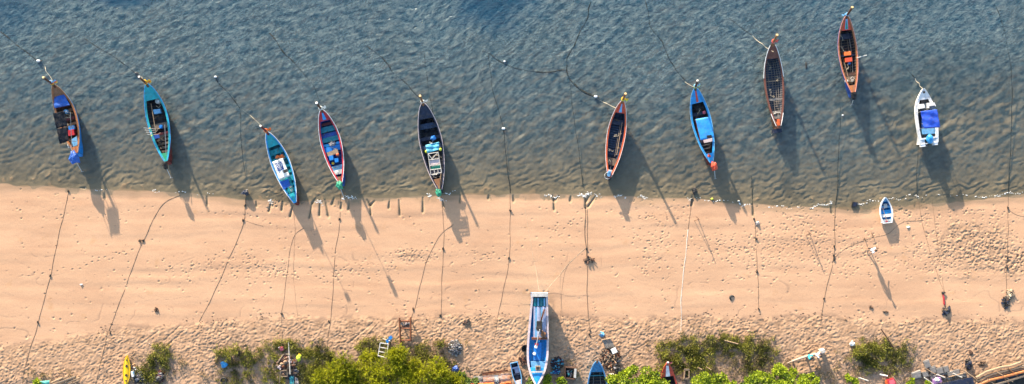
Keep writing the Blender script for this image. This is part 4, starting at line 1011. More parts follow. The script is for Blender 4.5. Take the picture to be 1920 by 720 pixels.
rope('thin pale rope from the beach to the left corner of the fishing boat stern', [(984,392),(992,440),(1002,490),(1011,546,1.7)], .016, 'rope_pale')
rope('dark rope from the bright blue boat stern to the water edge', [(1330,308,.8),(1316,338,.25),(1299,372),(1294,400),(1290,430)], .03, knots=[(1298,374),(1297,380),(1295,384)])
rope('white rope running down the beach below the bright blue boat', [(1290,430),(1285,470),(1280,520),(1276,570),(1275,620)], .035, 'rope_white')
rope('dark knotted rope down the beach right of the white rope', [(1411,382),(1414,410),(1417,455),(1419,510),(1421,580)], .03, knots=[(1413,410),(1417,448),(1418,508),(1421,578)])
rope('dark rope with a heavy knot, left of the man walking on the beach', [(1566,385),(1564,430),(1562,485),(1551,530),(1542,565),(1536,604)], .036, knots=[(1563,462),(1562,480),(1563,486),(1542,560)])
rope('thin rope curving from the heavy knot past the small dinghy', [(1563,483),(1590,462),(1630,447),(1665,438),(1690,418),(1727,413)], .022)
rope('dark rope slanting down right of the small dinghy to a red rag', [(1720,366),(1727,412),(1744,475),(1757,520),(1768,548)], .024)
rope('fainter rope beside the slanting one, meeting it at the red rag', [(1748,372),(1753,420),(1760,490),(1769,548)], .018)
rope('dark rope down the beach nearest the right edge', [(1891,360),(1889,400),(1887,470),(1884,530),(1882,580)], .028, knots=[(1889,390),(1887,482),(1886,503)])
rope('loose rope leading off the right edge from a knot', [(1889,392),(1905,403),(1935,408)], .022)
rope('dark stick like rope lying across rough sand left of the lime bushes', [(712,602),(692,624),(668,652)], .03)
WR = dict(r=.06, m='rope_weedy', wob=.14, water=True)
rope('weedy rope under water leading to the white buoy at far left', [(-10,52),(40,90),(70,113)], **WR)
rope('pale bow rope of the brown boat with black awning', [(72,115),(86,132,.8),(99,155,1.5)], .03, 'rope_pale')
rope('weedy rope under water leading to the grey buoy of the open teal boat', [(158,72),(215,108),(253,136)], r=.05, m='rope_weedy', water=True)
rope('pale bow rope of the open teal boat', [(256,138),(266,147,1.0),(275,156,1.6)], .025, 'rope_pale')
rope('weedy rope from the small white buoy towards the white awning boat', [(404,145),(420,168),(440,190),(450,203)], **WR)
rope('pale bow rope of the white awning boat', [(452,205),(475,222,.6),(499,247,1.5)], .025, 'rope_pale')
rope('thin dark line under water hanging down from the bend of a rope', [(450,203),(452,260),(460,330)], .03, 'rope_weedy', water=True)
rope('short thick weedy rope under water near the top, left of centre', [(505,62),(528,90),(552,118)], r=.09, m='rope_weedy', wob=.1, water=True)
rope('faint rope under water sloping from the thick weedy one to the red boat', [(552,118),(585,158),(600,192)], r=.03, m='rope_weedy', water=True)
rope('long straight weedy rope reaching the navy boat bow', [(688,86),(735,130),(770,165),(791,186)], **WR)
rope('thin rope under water just right of the navy boat bow', [(795,98),(803,160),(813,222)], .03, 'rope_weedy', water=True)
rope('thin rope under water past the white buoy at mid picture', [(915,100),(925,170),(942,235),(950,300),(957,362)], .035, 'rope_weedy', water=True)
rope('crooked weedy rope joining the fork under water', [(905,95),(945,117),(985,133),(1030,134),(1062,131)], r=.055, m='rope_weedy', wob=.12, water=True)
rope('weedy rope from the top edge down to the underwater fork', [(1108,4),(1100,30),(1080,75),(1068,105),(1062,131)], r=.07, m='rope_weedy', wob=.12, water=True)
rope('thick weedy rope from the fork to the orange boat buoy', [(1062,131),(1066,148),(1090,168),(1117,182)], r=.11, m='rope_weedy', wob=.1, water=True)
rope('pale bow rope of the orange boat', [(1118,182),(1138,194,.5),(1160,205,1.2)], .045, 'rope_pale')
rope('thin rope under water falling from the fork to the shore', [(1068,150),(1074,200),(1083,270),(1094,352)], .03, 'rope_weedy', water=True)
rope('long weedy rope from the top edge towards the bright blue boat', [(1208,-6),(1222,45),(1245,90),(1262,125),(1285,150)], r=.06, m='rope_weedy', wob=.12, water=True)
rope('pale bow rope of the bright blue boat', [(1278,145),(1300,163,1.4)], .025, 'rope_pale')
rope('weedy rope under water near the ribbed boat bow', [(1365,32),(1390,52),(1410,66)], r=.03, m='rope_weedy', water=True)
rope('long pale rope crossing the bow of the ribbed boat', [(1411,67,.15),(1430,82,.9),(1450,97,1.5)], .05, 'rope_pale')
rope('pale rope trailing from the ribbed boat stern', [(1458,234,.8),(1447,252,.1),(1440,272,-.05)], .02, 'rope_pale')
rope('dark rope from the top edge to the orange red boat bow', [(1530,-4),(1556,20),(1570,28),(1585,34,1.3)], .045, 'rope_weedy')
rope('weedy line under water below the orange red boat', [(1576,200),(1573,280),(1571,345),(1567,384)], .035, 'rope_weedy', water=True)
rope('pale bow rope of the white motor boat', [(1716,147,.0),(1724,156,.5),(1730,166,1.0)], .03, 'rope_pale')
rope('weedy rope beyond the white motor boat bow', [(1700,128),(1709,138),(1716,147)], .045, 'rope_weedy', water=True)
rope('weedy rope in the water along the right edge', [(1858,-6),(1880,45),(1893,110),(1898,200),(1894,290),(1891,362)], .04, 'rope_weedy', water=True)
rope('faint rope under water below the white motor boat', [(1722,270),(1719,320),(1720,366)], .025, 'rope_weedy', water=True)
rope('faint rope in the shallows right of the bright blue boat', [(1409,330),(1410,360),(1411,384)], .03, 'rope_weedy', water=True)
# buoys
def buoy(px, py, r, m, label):
    o = MB().blob((0, 0, 0), (r*.9, r*.65, r*.65), int(px), .06, n=12, m=8).build('buoy', m, None, True); o.location = P(px, py, r*.3); tag(o, label, 'buoy')
    MB().tube([(r, 0, 0), (r*1.5, 0, .03)], r*.22, 6).build('eye', 'rope_brown', o)
buoy(72, 114, .20, 'white', 'white buoy off the bow of the brown boat at far left')
buoy(255, 137, .16, 'slate', 'dark grey buoy off the bow of the open teal boat')
buoy(404, 144, .15, 'white', 'white buoy alone in open water, between the teal and white awning boats')
buoy(944, 241, .18, 'white', 'white buoy at mid picture on a thin rope')
buoy(946, 115, .12, 'white', 'small white buoy on the crooked weedy rope near the top')
buoy(1117, 181, .20, 'white', 'white buoy on the orange boat mooring rope')
buoy(1580, 216, .10, 'white', 'tiny white buoy below the orange red boat')
buoy(1335, 373, .14, 'lime_plastic', 'small yellow green buoy at the water edge')
buoy(1385, 377, .14, 'white_dirty', 'small pale buoy at the water edge under the blue boat shadow')
single(MB().tube([(0, -.32, 0), (.03, 0, .02), (0, .3, 0)], [.05, .07, .05], 7), 'driftwood', 'charcoal', 'black stick floating right of the ribbed boat', 'driftwood', P(1511, 122, .0))
# ------------------------------------------------------------------ foam and weed
def stuffbits(name, label, pts_, m, seed, rr, zo=.0, flat=.35):
    rd = random.Random(seed); mb = MB()
    for x, y in pts_:
        X_, Y_ = wx(x), wy(y); r_ = rd.uniform(*rr)
        mb.blob((X_, Y_, max(hz(X_, Y_), -.0) + zo + r_*flat*.3), (r_*rd.uniform(.6,1.7), r_*rd.uniform(.4,.8), r_*flat), rd.randint(0, 999), .4, n=6, m=4)
    o = mb.build(name, m); return tag(o, label, None, None, 'stuff')
rd = random.Random(5); fp = []
for (x0, y0, x1, y1, n, sp) in [(1522,388,1560,380,44,2.0),(1600,386,1640,376,18,1.8),(1640,376,1700,372,18,2),(1700,368,1760,366,18,2),(1760,366,1860,368,20,2),(1860,366,1920,361,34,2.4),(1440,386,1500,390,20,2),
        (1084,367,1108,364,70,2.6),(640,372,655,369,24,1.8),(655,370,668,372,20,1.8),(800,364,808,368,14,2),(832,366,850,360,18,2),(505,376,512,380,14,1.8),(590,376,606,382,26,3.5),(1150,367,1175,369,26,2),(1195,368,1215,370,22,2),(1020,366,1050,372,26,3),
        (1118,365,1130,368,10,2),(285,358,300,360,12,1.5),(1285,370,1300,376,12,2),(820,372,835,376,18,2),(160,353,200,357,8,1.5),(330,360,400,366,12,1.5),(1380,382,1410,386,14,1.6),(1305,372,1380,380,20,1.4)]:
    for _ in range(n):
        t = rd.random(); fp.append((x0+(x1-x0)*t + rd.gauss(0,1.5), y0+(y1-y0)*t + 2.2*math.sin(t*9+x0) + rd.gauss(0, sp*.5)))
stuffbits('foam', 'white foam flecks along the water line', fp, 'foam', 3, (.02, .065), .0, .25)
wp = []
for _ in range(620):
    x = rd.uniform(-40, 1960); by = 360 - float(berm(np.array([wx(x)]))[0])*S
    if fbm(np.array([x*.03]), np.array([3.0]), 4)[0] > .44 or x > 1350: wp.append((x, by + rd.gauss(-2, 5)))
stuffbits('seaweed', 'dark dried weed scraps along the high water line', wp, 'seaweed', 9, (.02, .075), .0, .3)
sp_ = [(rd.uniform(-30,1950), rd.uniform(390,595)) for _ in range(150)]
stuffbits('shell_debris', 'scattered dark shells and chips on the smooth sand', sp_, 'seaweed', 19, (.015, .045), .0, .5)
lt = [(rd.choice([rd.uniform(500,620), rd.uniform(980,1180), rd.uniform(1640,1830), rd.uniform(240,330), rd.uniform(860,960), rd.uniform(0,1920)]), rd.uniform(640,718)) for _ in range(300)]
stuffbits('litter', 'small pale litter scraps among the bushes', lt, 'white_dirty', 29, (.015, .05), .01, .4)
lt = [(rd.choice([rd.uniform(500,600), rd.uniform(1030,1180), rd.uniform(1690,1830), rd.uniform(0,1920)]), rd.uniform(635,718)) for _ in range(340)]
stuffbits('twigs_litter', 'brown twigs and husks on the trampled sand', lt, 'wood_weathered', 39, (.03, .09), .01, .4)

# ------------------------------------------------------------------ plants
def blades(c, d, L, W, rg, curl=.2):
    """Thin three point leaves: base centres c, directions d, lengths L, widths W -> V, F."""
    n = len(c); s_ = rg.normal(size=(n, 3)); s_ -= (s_*d).sum(1, keepdims=True)*d; s_ /= np.linalg.norm(s_, axis=1, keepdims=True) + 1e-9
    tip = c + d*L[:, None]; tip[:, 2] -= curl*L
    mid = c + d*(L*.5)[:, None]
    V_ = np.stack([c, mid + s_*W[:, None]/2, tip, mid - s_*W[:, None]/2], 1).reshape(-1, 3)
    F_ = np.arange(n*4).reshape(n, 4); return V_, F_
def plant(kind, px, py, rpx, h, label, name, m, seed, cat='bush', n=None, group=None, ry=None, zc=.5):
    rg = np.random.default_rng(seed); r = rpx/S; ryy = (ry or rpx)/S
    x, y = wx(px), wy(py); g_ = gz(x, y); root = thing(name, label, cat, (x, y, g_), 0, group)
    nl = max(5, int(r*r*7)); la = rg.uniform(0, 6.28, nl); lr = np.sqrt(rg.uniform(0, 1, nl))*.8
    LC = np.stack([np.cos(la)*lr*r, np.sin(la)*lr*ryy, h*(.55 + .45*(1-lr**2)*rg.uniform(.6, 1.1, nl))], 1)
    LR = r*rg.uniform(.24, .44, nl)
    mb = MB(); rd = random.Random(seed)
    for k in range(min(nl, 9)):
        e = Vector(LC[k]); mb.tube([(rd.uniform(-.06,.06), rd.uniform(-.06,.06), -.05), e*.45 + Vector((rd.uniform(-.1,.1), 0, .1)), e], [.05, .035, .012], 5)
    mb.build('stem', 'wood_weathered', root)
    if kind == 'feather':
        n = n or int(5200*r*ryy); q = 14; ns = max(12, n//q); k = rg.integers(0, nl, ns)      # sprays of q leaves
        d = rg.normal(size=(ns, 3)); d[:, 2] = np.abs(d[:, 2])*.8 + .1; d /= np.linalg.norm(d, axis=1, keepdims=True)
        c = LC[k] + d*(LR[k]*rg.uniform(.25, 1.0, ns))[:, None]
        dd = d*.7 + np.array([.10, .28, .30]) + rg.normal(size=(ns, 3))*.28; dd /= np.linalg.norm(dd, axis=1, keepdims=True)
        SL = rg.uniform(.28, .60, ns)
        kk = np.repeat(np.arange(ns), q); f_ = np.tile(np.linspace(0, 1, q), ns)
        cc = c[kk] + dd[kk]*(SL[kk]*f_)[:, None]; cc[:, 2] -= .10*f_**2
        bd = dd[kk] + rg.normal(size=(ns*q, 3))*.42; bd /= np.linalg.norm(bd, axis=1, keepdims=True)
        V_, F_ = blades(cc, bd, rg.uniform(.10, .22, ns*q), rg.uniform(.025, .05, ns*q), rg, .12)
        ts_ = np.clip(.50 + .25*(rg.uniform(0, 1, nl)[k]-.5) + .5*(vn(c[:, 0]*1.9+seed, c[:, 1]*1.9, 7)-.5) + rg.normal(size=ns)*.22, 0, 1)
        tint = np.clip(ts_[kk] + .25*(f_-.5) + rg.normal(size=ns*q)*.08, 0, 1)
    elif kind == 'leafy':
        n = n or int(1250*r*ryy); k = rg.integers(0, nl, n)
        d = rg.normal(size=(n, 3)); d[:, 2] = np.abs(d[:, 2])*.9; d /= np.linalg.norm(d, axis=1, keepdims=True)
        c = LC[k] + d*(LR[k]*rg.uniform(.35, 1.05, n)**.6)[:, None]
        dd = rg.normal(size=(n, 3)); dd[:, 2] = rg.normal(size=n)*.35; dd += d*.5; dd /= np.linalg.norm(dd, axis=1, keepdims=True)
        s_ = np.cross(dd, rg.normal(size=(n, 3))*.35 + np.array([-.1, .25, .9])); s_ /= np.linalg.norm(s_, axis=1, keepdims=True)+1e-9
        L_ = rg.uniform(.12, .25, n); W_ = L_*rg.uniform(.55, .75, n)
        mid = c + dd*(L_*.5)[:, None]; tip = c + dd*L_[:, None]
        V_ = np.stack([c, mid+s_*W_[:, None]/2, tip, mid-s_*W_[:, None]/2], 1).reshape(-1, 3); F_ = np.arange(n*4).reshape(n, 4)
        tint = np.clip(.5 + .4*(rg.uniform(0, 1, nl)[k]-.5) + rg.normal(size=n)*.24, 0, 1)
    np_mesh('foliage', V_, F_, [m], root, attrs={'tint': np.repeat(tint, 4)})
    return root
FB = 'lime green feathery bushes at the bottom, left of the fishing boat'
for i, (x, y, r, h, lab) in enumerate([
    (655,682,34,1.7,'lime feathery bush nearest the faint vertical rope, left of the metal frame'),
    (612,712,24,1.3,'leftmost lime feathery bush at the bottom edge'),
    (662,716,32,1.5,'lime feathery bush at the bottom edge under the large left one'),
    (752,664,30,1.9,'lime feathery bush just below the rusty frame'),
    (718,700,30,1.8,'lime feathery bush below the white metal frame, at mid group'),
    (697,668,16,1.1,'small lime feathery bush left of the white metal frame'),
    (768,706,28,1.6,'lime feathery bush at the bottom edge below the rusty frame one'),
    (818,697,30,1.7,'broad lime feathery bush below the ash pile'),
    (852,714,22,1.3,'lime feathery bush touching the dark leafy shrubs at the bottom edge'),
    (785,680,14,1.0,'small lime feathery bush between two larger ones, right of the rusty frame')]):
    plant('feather', x, y, r, h, lab, 'feathery_bush', 'leaf_feather', 100+i, group=FB)
for i, (x, y, r, h, m_, lab) in enumerate([
    (864,698,13,1.0,'leaf_dark','dark leafy shrub beside the navy rag, right of the lime bushes'),
    (884,707,16,1.1,'leaf_dark','dark leafy shrub touching the orange tarp'),
    (1030,713,14,.9,'leaf_broad','leafy shrub right of the fishing boat bow'),
    (1052,716,12,.8,'leaf_broad','leafy shrub below the net pile, second from the fishing boat'),
    (993,712,8,.6,'leaf_dark','little shrub between the small punt and the fishing boat bow'),
    (1158,714,24,1.3,'leaf_broad','bright leafy bush right beside the beached blue longtail boat'),
    (1192,702,26,1.6,'leaf_broad','bright leafy bush left of the red and white bow, tallest of its clump'),
    (1226,712,24,1.5,'leaf_broad','bright leafy bush spreading over the red and white boat'),
    (1310,704,20,1.4,'leaf_broad','bright leafy bush right of the wooden trough'),
    (1338,714,20,1.2,'leaf_broad','bright leafy bush at the bottom edge, second right of the trough'),
    (1375,718,16,1.0,'leaf_broad','low leafy bush on the edge between two clumps below the bare patch'),
    (1408,712,24,1.5,'leaf_broad','bright leafy bush at the left of the clump by the seated couple'),
    (1448,703,26,1.8,'leaf_broad','bright leafy bush under the tip of the pale log'),
    (1478,712,26,1.5,'leaf_broad','bright leafy bush below the middle of the pale log'),
    (1512,712,14,1.2,'leaf_broad','bright leafy bush in the shadow of the seated couple'),
    (1510,697,7,1.1,'leaf_broad','thin leafy sprig standing above its clump below the pale log'),
    (1584,704,8,.5,'leaf_broad','small leafy plant below the right scrub patch, left of two'),
    (1596,709,8,.5,'leaf_broad','small leafy plant below the right scrub patch, right of two'),
    (1698,711,9,.6,'leaf_broad','yellow green plant beside the grey slabs, left of two'),
    (1729,716,8,.5,'leaf_broad','yellow green plant beside the grey slabs, right of two'),
    (79,714,8,.5,'leaf_broad','low green plant by the aqua tarp at bottom left')]):
    plant('leafy', x, y, r, h, lab, 'leafy_bush', m_, 200+i)
for i, (x, y, r, h, lab) in enumerate([
    (416,657,7,.5,'leftmost small dark bush above the blue bag'), (434,663,9,.5,'small dark bush just above right of the blue bag'), (449,652,6,.45,'small dark bush between two others above the blue bag'),
    (471,657,8,.6,'small dark bush farthest right of the four above the blue bag'), (470,697,8,.5,'small dark bush right of the black tyre'), (826,641,6,.3,'tiny bush at the lower end of the navy boat rope'),
    (1235,662,10,.6,'dark bush at the left end of the big scrub patch'), (1236,681,12,.7,'dark bush just left of the red and white bow'), (1607,655,10,.6,'dark bush beside the white bag')]):
    plant('feather', x, y, r, h, lab, 'small_bush', 'scrub_leaf', 300+i, n=int(1500*(r/S)**2)+260)
def scrub(label, ells, seed, dens, m='scrub_leaf', h=(.14, .42), name='ground_scrub', thr=.42, holes=()):
    rg = np.random.default_rng(seed); C_ = []
    for (cx, cy, rx, ry) in ells:
        n = int(dens*rx*ry/S/S*3.14); a = rg.uniform(0, 6.28, n); q = np.sqrt(rg.uniform(0, 1, n))
        px = cx + rx*q*np.cos(a)*1.08; py = cy + ry*q*np.sin(a)*1.08
        nz = fbm(px*.09, py*.09, seed, 3); keep = nz + .16*(vn(px*.35, py*.35, seed+9)-.5) > thr + .26*sstep(.45, 1.0, q)
        for (hx, hy, hrx, hry) in holes: keep &= (((px-hx)/hrx)**2 + ((py-hy)/hry)**2) > 1 - .8*(nz-.4)
        C_.append(np.stack([px[keep], py[keep], nz[keep]], 1))
    C_ = np.concatenate(C_); tx = (C_[:, 0]-960)/S; ty = (360-C_[:, 1])/S; tz = base_z(tx, ty) + .02
    B_ = 16; n = len(tx)*B_; k = np.repeat(np.arange(len(tx)), B_)
    d = rg.normal(size=(n, 3)); d[:, 2] = np.abs(d[:, 2])*.8 + .35; d /= np.linalg.norm(d, axis=1, keepdims=True)
    hh = rg.uniform(h[0], h[1], len(tx))*np.clip((C_[:, 2]-thr)*4+.5, .4, 1.2)
    c = np.stack([tx[k], ty[k], tz[k]], 1) + d*(hh[k]*rg.uniform(.1, .9, n))[:, None]
    d2 = d + rg.normal(size=(n, 3))*.5; d2 /= np.linalg.norm(d2, axis=1, keepdims=True)
    V_, F_ = blades(c, d2, rg.uniform(.08, .22, n), rg.uniform(.03, .07, n), rg, .1)
    tint = np.clip(.45 + .9*(vn(tx*1.6, ty*1.6, seed+5)-.5)[k] + .5*(rg.uniform(0, 1, len(tx))-.5)[k] + rg.normal(size=n)*.12, 0, 1)
    o = np_mesh(name, V_, F_, [m], attrs={'tint': np.repeat(tint, 4)}); tag(o, label, None, None, 'stuff'); return o
scrub('big patch of dark scrub right of the leafy bushes', [(1320,650,92,26),(1410,660,44,36),(1275,675,40,26),(1330,672,80,26)], 41, 46, thr=.36, holes=[(1362,682,30,22),(1386,668,14,16)])
scrub('round patch of dark scrub below the small dinghy', [(1650,662,62,34),(1625,660,40,24)], 42, 46, thr=.36)
scrub('dark scrub right of the yellow kayak', [(306,668,24,26),(290,698,32,24)], 43, 50, thr=.34)
scrub('patchy scrub around the blue bag and tyre', [(450,692,42,36),(445,660,38,16)], 44, 34, thr=.41)
scrub('scrub around the rubbish heap left of the lime bushes', [(560,652,76,20),(518,690,26,36),(608,690,40,40),(570,700,40,24),(480,665,24,20)], 45, 44, thr=.33, holes=[(545,690,18,30)])
scrub('scrub beneath and around the lime bushes', [(720,650,50,22),(690,700,90,28),(800,690,60,26),(790,652,16,20)], 46, 40, thr=.38)
scrub('thin dry scrub left of the ash pile', [(800,665,50,24),(845,640,40,12),(830,695,50,20)], 47, 16, 'dry_leaf', thr=.45)
scrub('dry grassy fringe around the right scrub patches', [(1340,650,130,38),(1650,665,85,42),(1270,700,40,18),(1440,690,60,26)], 48, 9, 'dry_leaf', thr=.40)
scrub('dry tufts over the bare patch near the bottom', [(1370,690,50,28),(1560,700,70,18),(1680,700,40,16),(1060,690,40,26)], 49, 9, 'dry_leaf', thr=.42)
scrub('dry tufts on the sand at bottom left', [(100,700,60,16),(300,690,60,34),(190,690,12,16),(440,690,60,34)], 50, 9, 'dry_leaf', thr=.45)
for i, (a, b_) in enumerate([((1655,617),(1672,640)), ((1360,636),(1385,643))]): pass

# ------------------------------------------------------------------ things lying on the beach
def gprism(root, name, pts, z0, z1, m, g0):
    top = [loc_of(root, P(x, y, g0+z1)) for x, y in pts]; bot = [Vector((q.x, q.y, z0)) for q in top]; 
    for q in top: q.z = z1
    a = sum((top[i].x*top[(i+1)%len(top)].y - top[(i+1)%len(top)].x*top[i].y) for i in range(len(top)))
    if a < 0: top.reverse(); bot.reverse()
    return MB().prism(bot, top).build(name, m, root)
def gthing(name, label, cat, px, py, group=None):
    p = G(px, py); return thing(name, label, cat, p, 0, group), p.z
def gbar(root, name, a, b_, za, zb, r, m, g0, n=6):
    A = loc_of(root, P(a[0], a[1], g0+za)); B = loc_of(root, P(b_[0], b_[1], g0+zb)); A.z = za; B.z = zb
    return MB().tube([A, B], r, n).build(name, m, root)
def sheet(name, label, cat, pts, z, m, wr=.05, seed=1, n=10, tilt=0, group=None):
    """A crumpled or corrugated sheet lying on the ground, with thickness."""
    q = [G(x, y) for x, y in pts]; c = sum(q, Vector())/4; rd = random.Random(seed); vs = []
    for j in range(n+1):
        for i in range(n+1):
            u_, v_ = i/n, j/n; p = q[0]*(1-u_)*(1-v_) + q[1]*u_*(1-v_) + q[2]*u_*v_ + q[3]*(1-u_)*v_
            vs.append(p - c + Vector((0, 0, z + tilt*(v_-.5) + wr*(math.sin(u_*11+seed)*.5 + math.sin(v_*9+seed*2)*.5) + rd.uniform(-.3,.3)*wr)))
    k1 = len(vs); vs += [v - Vector((0, 0, .03)) for v in vs]; fs = []
    for j in range(n):
        for i in range(n): k = j*(n+1)+i; f = (k, k+1, k+n+2, k+n+1); fs += [f, tuple(t+k1 for t in f[::-1])]
    ed = list(range(n+1)) + [j*(n+1)+n for j in range(1, n+1)] + [n*(n+1)+i for i in range(n-1, -1, -1)] + [j*(n+1) for j in range(n-1, 0, -1)]
    for i in range(len(ed)): a_, b_ = ed[i], ed[(i+1) % len(ed)]; fs.append((a_, a_+k1, b_+k1, b_))
    return single(MB().add(vs, fs), name, m, label, cat, c, 0, group)
def heap(name, label, cat, px, py, rx, ry, mats, n, size, hgt=.3, seed=1, long=1.0):
    rd = random.Random(seed); p = G(px, py); mb = MB()
    for i in range(n):
        a = rd.uniform(0, 6.28); q = math.sqrt(rd.random()); mb.m = rd.randrange(len(mats))
        x, y = rx/S*q*math.cos(a), ry/S*q*math.sin(a); z_ = hgt*(1-q*q)*rd.uniform(.3, 1) + .03; s_ = rd.uniform(.5, 1.3)*size
        if rd.random() < .5: mb.box((x, y, z_), (s_*long, s_*.5, s_*.25), rd.uniform(0, 3), rd.uniform(-.5, .5), rd.uniform(-.5, .5))
        else: mb.blob((x, y, z_), (s_*.6, s_*.4, s_*.3), rd.randint(0, 999), .6, n=7, m=5)
    return single(mb, name, mats, label, cat, p)
# rusty frame
t, g0 = gthing('rusty_frame', 'rusty steel launching frame standing in the rough sand', 'frame', 760, 622)
for nm, a, b_ in (('rail', (749,596), (751,643)), ('rail', (770,595), (770,640))): gbar(t, nm, a, b_, .55, .5, .085, 'rust', g0, 4)
for y in (602, 616, 638): gbar(t, 'crossbar', (749.5,y), (770,y), .5, .5, .075, 'rust', g0, 4)
for x, y in ((750,600), (770,600), (751,638), (770,638)): gbar(t, 'foot', (x,y), (x,y), 0, .52, .06, 'rust', g0, 4)
heap('ash_heap', 'bluish grey heap of shells and net scraps inside the rusty frame', 'rubbish', 760, 608, 8, 5, ['ash', 'slate', 'rust'], 50, .2, .15, 4)
heap('ash_heap', 'round pale and blue grey ash pile on the trampled sand', 'ash pile', 853, 652, 13, 15, ['ash', 'white_dirty', 'charcoal', 'slate', 'ash'], 340, .15, .35, 5)
# blue chair and white frame
t, g0 = gthing('folding_chair', 'blue folding chair with white tubes beside the feathery bushes', 'chair', 730, 636)
gprism(t, 'seat', [(723,638), (728,635), (731,640), (726,644)], .4, .45, 'blue', g0); gprism(t, 'backrest', [(728,633), (733,629), (736,634), (731,638)], .5, .8, 'blue', g0)
for a, b_ in (((717,635),(734,640)), ((722,643),(727,634)), ((727,645),(735,632)), ((723,640),(731,639))): gbar(t, 'leg', a, b_, .02, .62, .025, 'white_dirty', g0)
t, g0 = gthing('metal_frame', 'white tubular frame half sunk in the lime bushes', 'frame', 713, 655)
for a, b_ in (((713,643),(709,667)), ((728,645),(725,671)), ((713,643),(728,645)), ((712,651),(727,654)), ((710,659),(726,662)), ((709,667),(725,671))): gbar(t, 'tube', a, b_, 1.75, 1.7, .045, 'white_dirty', g0)
for x, y in ((713,643), (728,645), (709,667), (725,671)): gbar(t, 'leg', (x,y), (x,y), 0, 1.75, .04, 'white_dirty', g0)
heap('cardboard_scrap', 'tan cardboard scraps beside the blue folding chair', 'rubbish', 712, 638, 4, 3, ['wood_pale', 'yellow_tip'], 14, .25, .25, 6)
# tripod stakes on the beach
for nm, x, y, lab, hh in (('wooden_stake', 1309, 411, 'dark wooden stake with a tilted prop right of the white rope', 1.2), ('wooden_stake', 1518, 438, 'thin wooden stake among footprints left of the heavy knotted rope', 1.1)):
    t, g0 = gthing(nm, lab, 'stake', x, y)
    gbar(t, 'post', (x, y), (x+1, y), -.1, hh, .035, 'wood_dark', g0); gbar(t, 'prop', (x-7, y+3), (x+1, y), 0, hh*.85, .025, 'wood_dark', g0); gbar(t, 'crosspiece', (x-4, y-5), (x+3, y+1), hh*.7, hh*.8, .02, 'wood_dark', g0)
for x, y, h_, lab in ((1622,449,.5,'left one of two little sticks standing below the small dinghy'), (1636,440,.45,'right one of two little sticks standing below the small dinghy')):
    t, g0 = gthing('wooden_stake', lab, 'stake', x, y); gbar(t, 'post', (x,y), (x,y), -.05, h_, .02, 'wood_dark', g0); gbar(t, 'crosspiece', (x-2,y-4), (x+2,y+4), .05, .1, .02, 'wood_dark', g0)
# half buried tyre, tyre, tub
def tyre(px, py, r, label, bury=0.0, full=True):
    p = G(px, py); pr = [(r*.55, .02), (r*.62, .16), (r*.8, .2), (r*.97, .15), (r, .04), (r*.97, -.06), (r*.6, -.06), (r*.55, .02)]
    t = thing('old_tyre', label, 'tyre', (p.x, p.y, p.z - bury)); o = MB().lathe((0, 0, 0), pr, 22).build('tread', 'rubber', t, True)
    if not full: o.rotation_euler = (.22, .3, 0)
    else: MB().lathe((0, 0, 0), [(r*.56, .12), (r*.45, .10), (r*.40, .02), (r*.1, .01)], 18).build('rim', 'slate', t, True)
tyre(420, 713, .33, 'black tyre with grey rim in the sand below the blue bag')
tyre(1372, 558, .27, 'half buried black tyre alone on the smooth sand', .12, False)
t, g0 = gthing('plastic_tub', 'square black tub in the wet hollow left of the small dinghy', 'tub', 1603, 384)
gprism(t, 'wall', [(1599,378), (1609,379), (1606,389), (1597,388)], 0, .16, 'black', g0); gprism(t, 'inside', [(1601,379.5), (1607,380), (1605,387), (1599,386.5)], .14, .165, 'navy', g0)
t, g0 = gthing('cloth_bundle', 'dark blue cloth bundle on a stake at the water edge', 'bundle', 462, 361)
MB().blob((0, 0, .3), (.34, .26, .22), 5, .5, n=12, m=8).build('cloth', 'navy', t); MB().tube([(-.05, -.1, -.1), (0, 0, .5)], .03, 6).build('stake', 'wood_dark', t)
t, g0 = gthing('net_bundle', 'black bundle on the rope where it meets the water below the bright blue boat', 'bundle', 1302, 358)
MB().blob((0, 0, .12), (.22, .36, .14), 8, .5, n=12, m=8).build('net', 'black', t); MB().tube([(0, -.3, .05), (.1, .4, .08)], .03, 5).build('cord', 'rope_brown', t)
heap('anchor_tangle', 'dark rope tangle on the sand at the end of the thick doubled rope', 'tangle', 1104, 487, 7, 3, ['charcoal', 'rope_brown', 'wood_dark'], 26, .28, .12, 7, 2.2)
heap('rag_tangle', 'dark rope tangle with debris below the red rag', 'tangle', 1773, 582, 6, 5, ['charcoal', 'navy', 'rope_brown'], 30, .3, .15, 8, 2.0)
t, g0 = gthing('red_rag', 'long red rag lying along the slanting ropes', 'rag', 1769, 562)
o = MB().blob((0, 0, .08), (.09, .6, .06), 12, .4, n=12, m=9).build('cloth', 'red', t); o.rotation_euler = (0, 0, .12); MB().blob((-.05, .65, .08), (.2, .12, .08), 13, .5).build('dark_end', 'charcoal', t)
heap('rag_tangle', 'dark seaweed tangle at the end of the right edge rope', 'tangle', 1886, 566, 5, 11, ['charcoal', 'navy', 'seaweed'], 34, .25, .14, 9, 1.8)
heap('driftwood_pile', 'yellowish brush pile beside the seaweed tangle near the right edge', 'driftwood', 1893, 552, 8, 9, ['wood_pale', 'wood_weathered', 'rope_pale'], 40, .22, .1, 10, 2.2)
heap('shell_litter', 'whitish plastic scrap on the knotted rope right of the white rope', 'litter', 1420, 419, 3, 4, ['white_dirty', 'ash'], 12, .2, .1, 11)
heap('debris_spot', 'dark brown debris on the sand at left, near the second rope', 'debris', 294, 580, 3, 6, ['seaweed', 'wood_dark'], 16, .15, .06, 12, 1.8)
